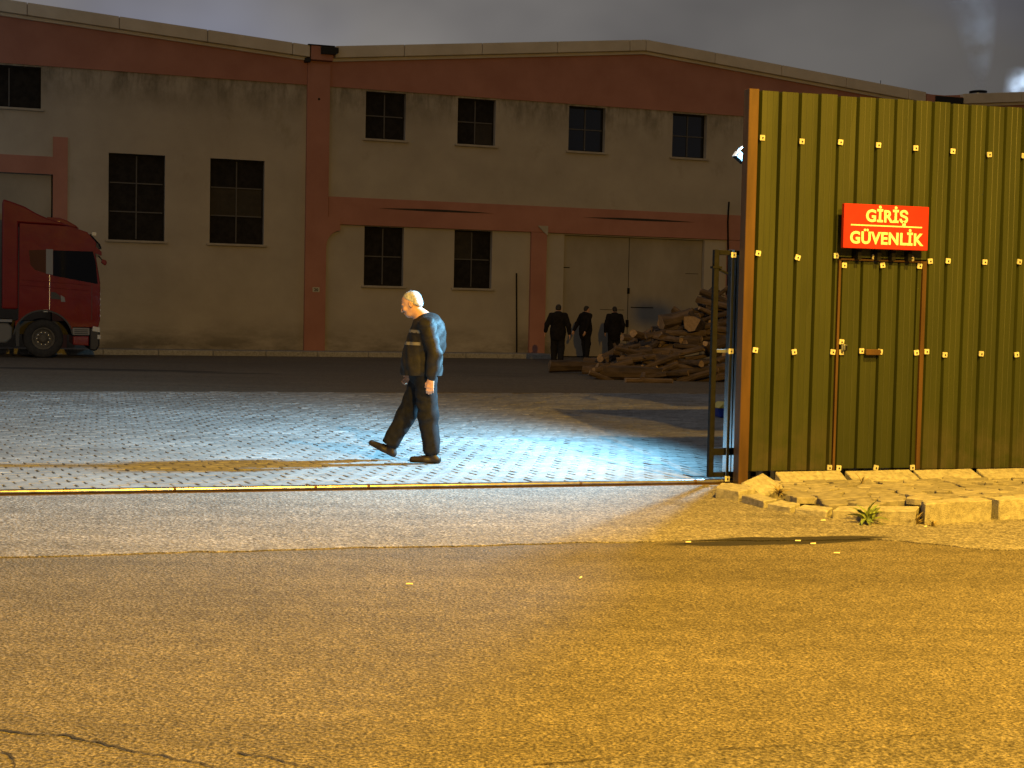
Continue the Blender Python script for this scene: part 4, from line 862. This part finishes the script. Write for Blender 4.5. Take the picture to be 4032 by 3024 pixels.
# ================================================================== PEOPLE (bodies as one continuous surface)
class SDF:
    def __init__(s): s.p = []; s.cl = []; s.wr = 0
    def cap(s, a, b, ra, rb=None, k=.03, sub=False): s.p.append(('c', np.array(a, float), np.array(b, float), ra, ra if rb is None else rb, k, sub)); return s
    def chain(s, pts, k=.03):
        for (a, ra), (b, rb) in zip(pts[:-1], pts[1:]): s.cap(a, b, ra, rb, k)
        return s
    def ell(s, c, r, k=.03, rot=None, sub=False): s.p.append(('e', np.array(c, float), np.array(r, float), np.eye(3) if rot is None else np.array(rot), k, sub)); return s
    def clip(s, n, c): s.cl.append((np.array(n, float), c)); return s
    def field(s, h):
        lo = np.full(3, 9.); hi = -lo
        for p in s.p:
            if p[-1]: continue
            if p[0] == 'c': m = max(p[3], p[4]); l = np.minimum(p[1], p[2]) - m; u = np.maximum(p[1], p[2]) + m
            else: m = p[2].max(); l = p[1] - m; u = p[1] + m
            lo = np.minimum(lo, l); hi = np.maximum(hi, u)
        lo -= 4 * h; hi += 4 * h; n = np.ceil((hi - lo) / h).astype(int) + 1
        Fd = np.full(n, .12, np.float32); ax = [lo[i] + h * np.arange(n[i]) for i in range(3)]
        for p in s.p:
            k = p[-2]; sub = p[-1]
            if p[0] == 'c': m = max(p[3], p[4]) + k + .03 + 2 * h; l = np.minimum(p[1], p[2]) - m; u = np.maximum(p[1], p[2]) + m
            else: m = p[2].max() + k + .03 + 2 * h; l = p[1] - m; u = p[1] + m
            i0 = np.clip(((l - lo) / h).astype(int), 0, n - 1); i1 = np.clip(((u - lo) / h).astype(int) + 2, 1, n)
            sl = tuple(slice(a, b) for a, b in zip(i0, i1))
            X, Y, Z = np.meshgrid(*[ax[i][sl[i]] for i in range(3)], indexing='ij'); Q = np.stack([X, Y, Z], -1)
            if p[0] == 'c':
                ba = p[2] - p[1]; t = np.clip(((Q - p[1]) @ ba) / max(ba @ ba, 1e-9), 0, 1); d = np.linalg.norm(Q - p[1] - t[..., None] * ba, axis=-1) - (p[3] + (p[4] - p[3]) * t)
            else:
                q = (Q - p[1]) @ p[3]; e = q / p[2]; k0 = np.linalg.norm(e, axis=-1); k1 = np.linalg.norm(q / p[2] ** 2, axis=-1); d = k0 * (k0 - 1) / np.maximum(k1, 1e-6)
            Fs = Fd[sl]
            if sub:
                hh = np.clip(.5 - .5 * (Fs + d) / k, 0, 1); Fd[sl] = Fs * (1 - hh) + (-d) * hh + k * hh * (1 - hh)
            else:
                hh = np.clip(.5 + .5 * (Fs - d) / k, 0, 1); Fd[sl] = Fs * (1 - hh) + d * hh - k * hh * (1 - hh)
        if s.wr or s.cl:
            X, Y, Z = np.meshgrid(*ax, indexing='ij')
            if s.wr:
                w = np.sin(34 * Z + 9 * X + 5 * np.sin(11 * Y + 7 * Z)) * .5 + .5 * np.sin(21 * Z - 17 * X + 13 * Y + 4 * np.sin(15 * X)) + .35 * np.sin(52 * Z + 31 * Y + 22 * X)
                Fd += (s.wr * w).astype(np.float32)
            for nn, c in s.cl: Fd = np.maximum(Fd, (X * nn[0] + Y * nn[1] + Z * nn[2] - c).astype(np.float32))
        return Fd, lo
def surfnet(Fd, lo, h):
    S = Fd < 0; n = np.array(Fd.shape) - 1
    cs = [(a, b, c) for a in (0, 1) for b in (0, 1) for c in (0, 1)]
    sub = lambda A, c: A[c[0]:c[0] + n[0], c[1]:c[1] + n[1], c[2]:c[2] + n[2]]
    cnt = sum(sub(S, c).astype(np.int8) for c in cs); mixed = (cnt > 0) & (cnt < 8); idx = np.argwhere(mixed)
    acc = np.zeros((len(idx), 3)); num = np.zeros(len(idx)); vals = {c: sub(Fd, c)[mixed] for c in cs}
    for a in cs:
        for d in range(3):
            if a[d] == 1: continue
            b = list(a); b[d] = 1; b = tuple(b); fa, fb = vals[a], vals[b]; x = (fa < 0) != (fb < 0); t = np.where(x, fa / np.where(x, fa - fb, 1), 0)
            p = np.array(a, float) + t[:, None] * (np.array(b) - np.array(a)); acc += np.where(x[:, None], p, 0); num += x
    V = lo + h * (idx + acc / num[:, None]); ids = np.full(n, -1, int); ids[mixed] = np.arange(len(idx)); faces = []
    for d in range(3):
        e1, e2 = [(1, 2), (2, 0), (0, 1)][d]
        A = np.moveaxis(S, d, 0); diff = A[:-1] != A[1:]; q = np.argwhere(diff); base = np.zeros((len(q), 3), int); others = [i for i in range(3) if i != d]
        base[:, d] = q[:, 0]; base[:, others[0]] = q[:, 1]; base[:, others[1]] = q[:, 2]
        ok = (base[:, e1] > 0) & (base[:, e2] > 0) & (base[:, e1] < n[e1]) & (base[:, e2] < n[e2]); base = base[ok]
        o1 = np.zeros(3, int); o1[e1] = 1; o2 = np.zeros(3, int); o2[e2] = 1
        g_ = lambda B: ids[B[:, 0], B[:, 1], B[:, 2]]
        qd = np.stack([g_(base - o1 - o2), g_(base - o2), g_(base), g_(base - o1)], 1); ins = S[base[:, 0], base[:, 1], base[:, 2]]
        qd[~ins] = qd[~ins][:, ::-1]; faces.append(qd)
    return V, np.concatenate(faces)
def sdf_obj(name, sd, h, matl, parent, smooth_it=2):
    V, Fc = surfnet(*sd.field(h), h)
    me = bpy.data.meshes.new(name); me.from_pydata(V.tolist(), [], Fc.tolist()); me.materials.append(matl)
    me.polygons.foreach_set('use_smooth', [True] * len(Fc)); me.update()
    o = link(bpy.data.objects.new(name, me), parent)
    if smooth_it:
        md = o.modifiers.new('s', 'SMOOTH'); md.factor = .5; md.iterations = smooth_it
    return o, V, Fc
def patch(name, V, Fc, test, off, matl, parent):
    ct = V[Fc].mean(1); keep = test(ct); Fk = Fc[keep]
    if not len(Fk): return
    nrm = np.zeros_like(V); fn = np.cross(V[Fc[:, 1]] - V[Fc[:, 0]], V[Fc[:, 2]] - V[Fc[:, 0]])
    for i in range(4): np.add.at(nrm, Fc[:, i], fn)
    nrm /= np.maximum(np.linalg.norm(nrm, axis=1, keepdims=True), 1e-9)
    us, inv = np.unique(Fk, return_inverse=True); P_ = V[us] + nrm[us] * off
    me = bpy.data.meshes.new(name); me.from_pydata(P_.tolist(), [], inv.reshape(-1, 4).tolist()); me.materials.append(matl); me.polygons.foreach_set('use_smooth', [True] * len(Fk)); me.update()
    return link(bpy.data.objects.new(name, me), parent)
def hand(s, w, fwd, dn, out, k=.008, sc=1.0):
    """relaxed hanging hand: w wrist, dn along the hand, fwd towards the thumb, out away from the body"""
    w, fwd, dn, out = (np.array(v, float) for v in (w, fwd, dn, out))
    P_ = lambda a, b, c: w + sc * (fwd * a + dn * b + out * c)
    s.cap(P_(0, -.01, 0), P_(0, .03, 0), .026, .026, .02)
    for a in (-.026, -.009, .009, .026): s.cap(P_(a * .7, .02, 0), P_(a, .088, 0), .015 * sc, .0125 * sc, .015)
    for a, l in ((-.028, .056), (-.010, .072), (.009, .078), (.027, .070)):
        s.cap(P_(a, .088, 0), P_(a * 1.1, .088 + l * .5, -.008), .0102 * sc, .0095 * sc, k); s.cap(P_(a * 1.1, .088 + l * .5, -.008), P_(a * 1.1, .088 + l * .92, -.030), .0095 * sc, .0085 * sc, k)
    s.cap(P_(.02, .025, -.004), P_(.046, .062, -.014), .0155 * sc, .012 * sc, .014); s.cap(P_(.046, .062, -.014), P_(.048, .098, -.022), .012 * sc, .0095 * sc, k)
def rot_y(a): c, s_ = math.cos(a), math.sin(a); return np.array([[c, 0, s_], [0, 1, 0], [-s_, 0, c]])
def head(s, c, tilt, sc=1.0):
    """skull, face, ears; c centre of the head, tilt = nose-down angle, facing +x"""
    c = np.array(c, float); Rm = rot_y(tilt); W = lambda x, y, z: c + Rm @ (np.array([x, y, z]) * sc)
    E = lambda p, r, k=.02, sub=False: s.ell(W(*p), np.array(r) * sc, k, Rm, sub)
    E((-.010, 0, .030), (.098, .077, .088)); E((.022, 0, -.035), (.070, .060, .085), .03); E((.055, 0, -.085), (.040, .042, .032), .03)      # cranium, face, chin
    E((.078, 0, .022), (.018, .052, .013), .015)                                                                                     # brow
    E((.088, .031, .000), (.014, .016, .012), .008, True); E((.088, -.031, .000), (.014, .016, .012), .008, True)                          # eye sockets
    s.cap(W(.088, 0, .012), W(.114, 0, -.030), .009 * sc, .013 * sc, .010); E((.104, .012, -.034), (.012, .009, .008), .006); E((.104, -.012, -.034), (.012, .009, .008), .006)
    E((.098, 0, -.058), (.010, .022, .0065), .006); E((.096, 0, -.071), (.010, .019, .0065), .006); E((.106, 0, -.0645), (.012, .024, .0018), .003, True)   # lips, mouth
    E((.070, .045, -.025), (.022, .018, .022), .02); E((.070, -.045, -.025), (.022, .018, .022), .02)                                      # cheeks
    for q in (1, -1):
        E((-.008, q * .080, -.008), (.021, .009, .033), .006); E((-.002, q * .088, -.006), (.010, .006, .018), .005, True)
    return W, Rm
M['skin'] = mat('weathered_skin', (.50, .28, .18), (.58, .34, .225), 20, 4, .55, .15, 90, bdist=.003)
M['hair_white'] = mat('white_grey_hair', (.30, .30, .30), (.50, .50, .50), 45, 4, .75, .9, 130, aniso=(1, 1, .4), bdist=.006)
M['hair_dark'] = mat('dark_hair', (.02, .017, .014), rough=.7)
M['jacket'] = mat('dark_work_jacket', (.010, .009, .0085), (.018, .016, .015), 14, 4, .65, .5, 40, spec=.25, bdist=.006)
M['stripe'] = mat('reflective_stripe', (.17, .155, .125), rough=.5)
M['trousers'] = mat('dark_trousers', (.009, .009, .0105), (.016, .016, .018), 20, 4, .85, .3, 120, bdist=.003, spec=.15)
M['shoe'] = mat('brown_black_shoe', (.014, .011, .009), (.026, .019, .014), 10, 3, .5, spec=.3)
M['eye'] = mat('eye', (.4, .38, .35), rough=.2)
M['dark_coat'] = mat('dark_coat', (.010, .009, .009), (.016, .014, .014), 10, 3, .9, spec=.1)
def person(loc, rz, label, J, hs, skin, hairm, jack, trou, shoe, h=.008, stripes=False, wr=.004, coat=False, hem=.88, hem_s=(0, 0), strands=0):
    """J: joints in metres, forward +x, left +y"""
    e = empty('person', loc, rz); tag(e, label, 'person'); A = {k: np.array(v, float) for k, v in J.items()}
    b = SDF(); W, Rm = head(b, A['head'], J['tilt'], hs)
    b.cap(W(-.02, 0, -.05), A['neck'], .056, .064, .03)
    b.chain([(A['neck'], .09), (A['chest'], .12), (A['belly'], .12), (A['pelvis'], .12)], .06)
    for q, n_ in ((1, 'l'), (-1, 'r')):
        b.cap(A['neck'] - [0, 0, .04], A['sh' + n_], .07, .05, .05); b.chain([(A['sh' + n_], .048), (A['el' + n_], .04), (A['wr' + n_], .026)], .02)
        d = A['wr' + n_] - A['el' + n_]; d /= np.linalg.norm(d); f_ = np.array([1, 0, 0]) - d * d[0]; f_ /= np.linalg.norm(f_); hand(b, A['wr' + n_] + d * .01, f_, d, np.array([0, q, 0.]))
        b.chain([(A['hip' + n_], .085), (A['kn' + n_], .055), (A['an' + n_], .04)], .03)
    bd, _, _ = sdf_obj('body', b, h * .8, skin, e, 1)
    for q in (1, -1):
        m = MB(); n = 8; ce = W(.076, q * .031, .0)
        for i in range(n):
            for j in range(6):
                f4 = []
                for di, dj in ((0, 0), (1, 0), (1, 1), (0, 1)):
                    t1 = 2 * math.pi * (i + di) / n; t2 = math.pi * (j + dj) / 6; f4.append(tuple(ce + .0125 * np.array([math.sin(t2) * math.cos(t1), math.sin(t2) * math.sin(t1), math.cos(t2)])))
                m.poly(f4)
        m.build('eye', M['eye'], bd, smooth=True)
    # hair: cap over the back and top of the skull
    hr = SDF(); hr.ell(W(-.020, 0, .034), np.array((.0995, .0805, .0905)) * hs, .01, Rm); hr.ell(W(-.045, 0, -.015), np.array((.070, .078, .060)) * hs, .02, Rm); hr.wr = .0018
    nf = Rm @ np.array([.80, 0, -.60]); hr.clip(nf, nf @ W(-.004, 0, .03)); nd = Rm @ np.array([.25, 0, -1.0]); hr.clip(nd, nd @ W(-.05, 0, -.062))
    ho, HV, HF = sdf_obj('hair', hr, h * .7, hairm, e, 1)
    if strands:
        rs = np.random.RandomState(3); pk = HF[rs.randint(0, len(HF), strands)]; c0 = np.array(W(-.02, 0, .03)); m = MB(); down = Rm @ np.array([-.35, 0, -.9])
        for q in pk:
            p = HV[q].mean(0); nn = p - c0; nn /= np.linalg.norm(nn); dn = down - nn * (down @ nn); dn /= max(np.linalg.norm(dn), 1e-6); dn = dn + rs.normal(0, .35, 3); sd = np.cross(nn, dn); sd /= np.linalg.norm(sd); l = rs.uniform(.010, .022)
            m.poly([tuple(p - sd * .0009), tuple(p + sd * .0009), tuple(p + nn * .004 + dn * l)])
        so = m.build('hair_strands', hairm, ho, fix=False); so['kind'] = 'stuff'
    # jacket
    jk = SDF(); up_ = A['neck']
    jk.ell(A['chest'] + [0, 0, .03], (.155, .205, .22), .05); jk.ell(A['belly'], (.185, .21, .24), .10); jk.ell(A['pelvis'] + [.01, 0, -.01], (.20, .22, .24), .10); jk.ell(A['back'], (.115, .175, .20), .12)
    jk.cap(A['neck'] - [.0, 0, .01], A['neck'] - [.03, 0, .12], .082, .12, .06)
    if coat: jk.ell(A['pelvis'] + [.0, 0, -.12], (.17, .20, .30), .06)
    for n_ in 'lr':
        d = A['wr' + n_] - A['el' + n_]; d /= np.linalg.norm(d)
        jk.cap(A['neck'] - [0, 0, .09], A['sh' + n_], .10, .078, .05); jk.chain([(A['sh' + n_], .086), (A['el' + n_], .072), (A['wr' + n_] - d * .03, .056)], .03); jk.cap(A['wr' + n_] - d * .05, A['wr' + n_] - d * .01, .049, .047, .008)
    jk.cap(A['pelvis'] + [-.02, 0, -.02 if not coat else -.3], A['pelvis'] + [.03, 0, -.02 if not coat else -.3], .01, .01, .02)
    jk.wr = wr; 
    jo, V, Fc = sdf_obj('jacket', jk, h, jack, e, 1)
    # cut the hem (legs side only) by removing faces below the hem plane away from the sleeves
    ct = V[Fc].mean(1); keep = np.ones(len(Fc), bool)
    hz = hem + hem_s[0] * ct[:, 0]
    arm = np.zeros(len(Fc), bool)
    for n_ in 'lr':
        d = A['wr' + n_] - A['el' + n_]; t = np.clip(((ct - A['el' + n_]) @ d) / (d @ d), 0, 1.2); dist = np.linalg.norm(ct - A['el' + n_] - t[:, None] * d, axis=1); arm |= dist < .075
    keep = (ct[:, 2] > hz) | arm
    me = bpy.data.meshes.new('jacket'); us, inv = np.unique(Fc[keep], return_inverse=True); me.from_pydata(V[us].tolist(), [], inv.reshape(-1, 4).tolist()); me.materials.append(jack); me.polygons.foreach_set('use_smooth', [True] * int(keep.sum())); me.update(); jo.data = me
    cr = []
    for i in range(17):
        a_ = 2 * math.pi * i / 16; cr.append(tuple(A['neck'] + np.array([.078 * math.cos(a_) + .004, .076 * math.sin(a_), .012 - .028 * math.cos(a_)])))
    MB().tube(cr, .017, 8, cap=False).build('collar', jack, jo, smooth=True)
    if stripes:
        for z, dz in ((1.315, .015), (1.19, .015)):
            patch('stripe', V, Fc, lambda c, z=z, dz=dz: (abs(c[:, 2] - z) < dz) & (c[:, 0] > .045) & (abs(c[:, 1]) < .24), .004, M['stripe'], jo)
    # trousers
    ts = SDF(); ts.ell(A['pelvis'], (.150, .185, .15), .05)
    for n_ in 'lr': ts.chain([(A['hip' + n_], .118), (A['kn' + n_], .100), (A['an' + n_] + [0, 0, .03], .086)], .04)
    ts.wr = wr; to, V, Fc = sdf_obj('trousers', ts, h, trou, e, 1)
    ct = V[Fc].mean(1); keep = np.ones(len(Fc), bool)
    for n_ in 'lr':
        d = A['an' + n_] - A['kn' + n_]; d /= np.linalg.norm(d); rel = ct - A['an' + n_]; keep &= ~((rel @ d > .012) & (np.linalg.norm(rel, axis=1) < .2))
    me = bpy.data.meshes.new('trousers'); us, inv = np.unique(Fc[keep], return_inverse=True); me.from_pydata(V[us].tolist(), [], inv.reshape(-1, 4).tolist()); me.materials.append(trou); me.polygons.foreach_set('use_smooth', [True] * int(keep.sum())); me.update(); to.data = me
    # shoes
    for n_ in 'lr':
        s_ = SDF(); a_, t_ = A['an' + n_], A['toe' + n_]; fd = t_ - A['heel' + n_]; fd /= np.linalg.norm(fd); hh = A['heel' + n_]
        s_.cap(a_ - [0, 0, .0], hh + [0, 0, .015], .046, .038, .03); s_.cap(hh, hh + fd * .12, .036, .042, .03); s_.cap(hh + fd * .12, t_ - fd * .02, .044, .034, .03)
        upn = np.array([-fd[2], 0, fd[0]]) if fd[0] > 0 else np.array([fd[2], 0, -fd[0]])
        s_.clip(-upn, -(upn @ (hh - upn * .026))); sdf_obj('shoe', s_, h * .8, shoe, e, 1)
    return e
walk = dict(tilt=.42, head=(.195, 0, 1.585), neck=(.065, 0, 1.425), chest=(.045, 0, 1.235), back=(-.035, 0, 1.27), belly=(.085, 0, 1.06), pelvis=(.065, 0, .91),
            shl=(-.01, .195, 1.375), ell=(-.105, .265, 1.105), wrl=(-.075, .262, .865), shr=(.02, -.195, 1.375), elr=(.05, -.27, 1.10), wrr=(.20, -.245, .90),
            hipl=(.02, .095, .88), knl=(-.015, .10, .48), anl=(-.06, .10, .10), heell=(-.115, .10, .026), toel=(.15, .115, .026),
            hipr=(.07, -.095, .88), knr=(.235, -.10, .475), anr=(.40, -.105, .155), heelr=(.385, -.105, .055), toer=(.625, -.12, .165))
person((-.835, 14.52, .006), math.pi + R(-8), 'grey-haired man in dark jacket with pale stripes walking, head bowed', walk, 1.02, M['skin'], M['hair_white'], M['jacket'], M['trousers'], M['shoe'], .008, True, .0065, hem=.87, strands=1500)
def far(dx=0, **kw):
    d = dict(tilt=.1, head=(.05, 0, 1.62), neck=(.0, 0, 1.47), chest=(0, 0, 1.27), back=(-.05, 0, 1.33), belly=(.02, 0, 1.07), pelvis=(.0, 0, .93), shl=(0, .195, 1.42), ell=(-.03, .28, 1.14), wrl=(.05, .29, .9), shr=(0, -.195, 1.42), elr=(-.03, -.28, 1.14), wrr=(.05, -.29, .9),
             hipl=(0, .095, .9), knl=(.03, .1, .5), anl=(-.01, .1, .1), heell=(-.06, .1, .026), toel=(.19, .12, .026), hipr=(0, -.095, .9), knr=(.03, -.1, .5), anr=(-.01, -.1, .1), heelr=(-.06, -.1, .026), toer=(.19, -.12, .026)); d.update(kw); return d
# walking figure with arms held out
person((1.27, 41.0, 0), R(85), 'dark-clothed person walking away, nearest the red pillar', far(ell=(.0, .31, 1.17), wrl=(.10, .36, .96), elr=(-.04, -.30, 1.15), wrr=(-.02, -.33, .91), knl=(.10, .1, .5), anl=(.06, .1, .12), heell=(.02, .1, .03), toel=(.26, .12, .05), knr=(-.02, -.1, .5), anr=(-.22, -.1, .16), heelr=(-.27, -.1, .10), toer=(-.03, -.12, .03)), 1.0, M['skin'], M['hair_dark'], M['dark_coat'], M['trousers'], M['shoe'], .013, wr=.003, coat=True, hem=.72)
person((2.36, 47.3, 0), R(40), 'dark-clothed person in a flared coat between the other two by the warehouse door', far(elr=(-.10, -.22, 1.14), wrr=(-.18, -.2, .92), ell=(-.12, .27, 1.15), wrl=(-.26, .27, .93), knl=(.08, .1, .5), anl=(.12, .1, .1), heell=(.07, .1, .026), toel=(.32, .12, .026)), 1.0, M['skin'], M['hair_dark'], M['dark_coat'], M['trousers'], M['shoe'], .013, wr=.003, coat=True, hem=.66)
person((3.33, 47.6, 0), R(95), 'dark-clothed person standing upright in front of the warehouse door, nearest the logs', far(), 1.0, M['skin'], M['hair_dark'], M['dark_coat'], M['trousers'], M['shoe'], .013, wr=.003, coat=True, hem=.62)
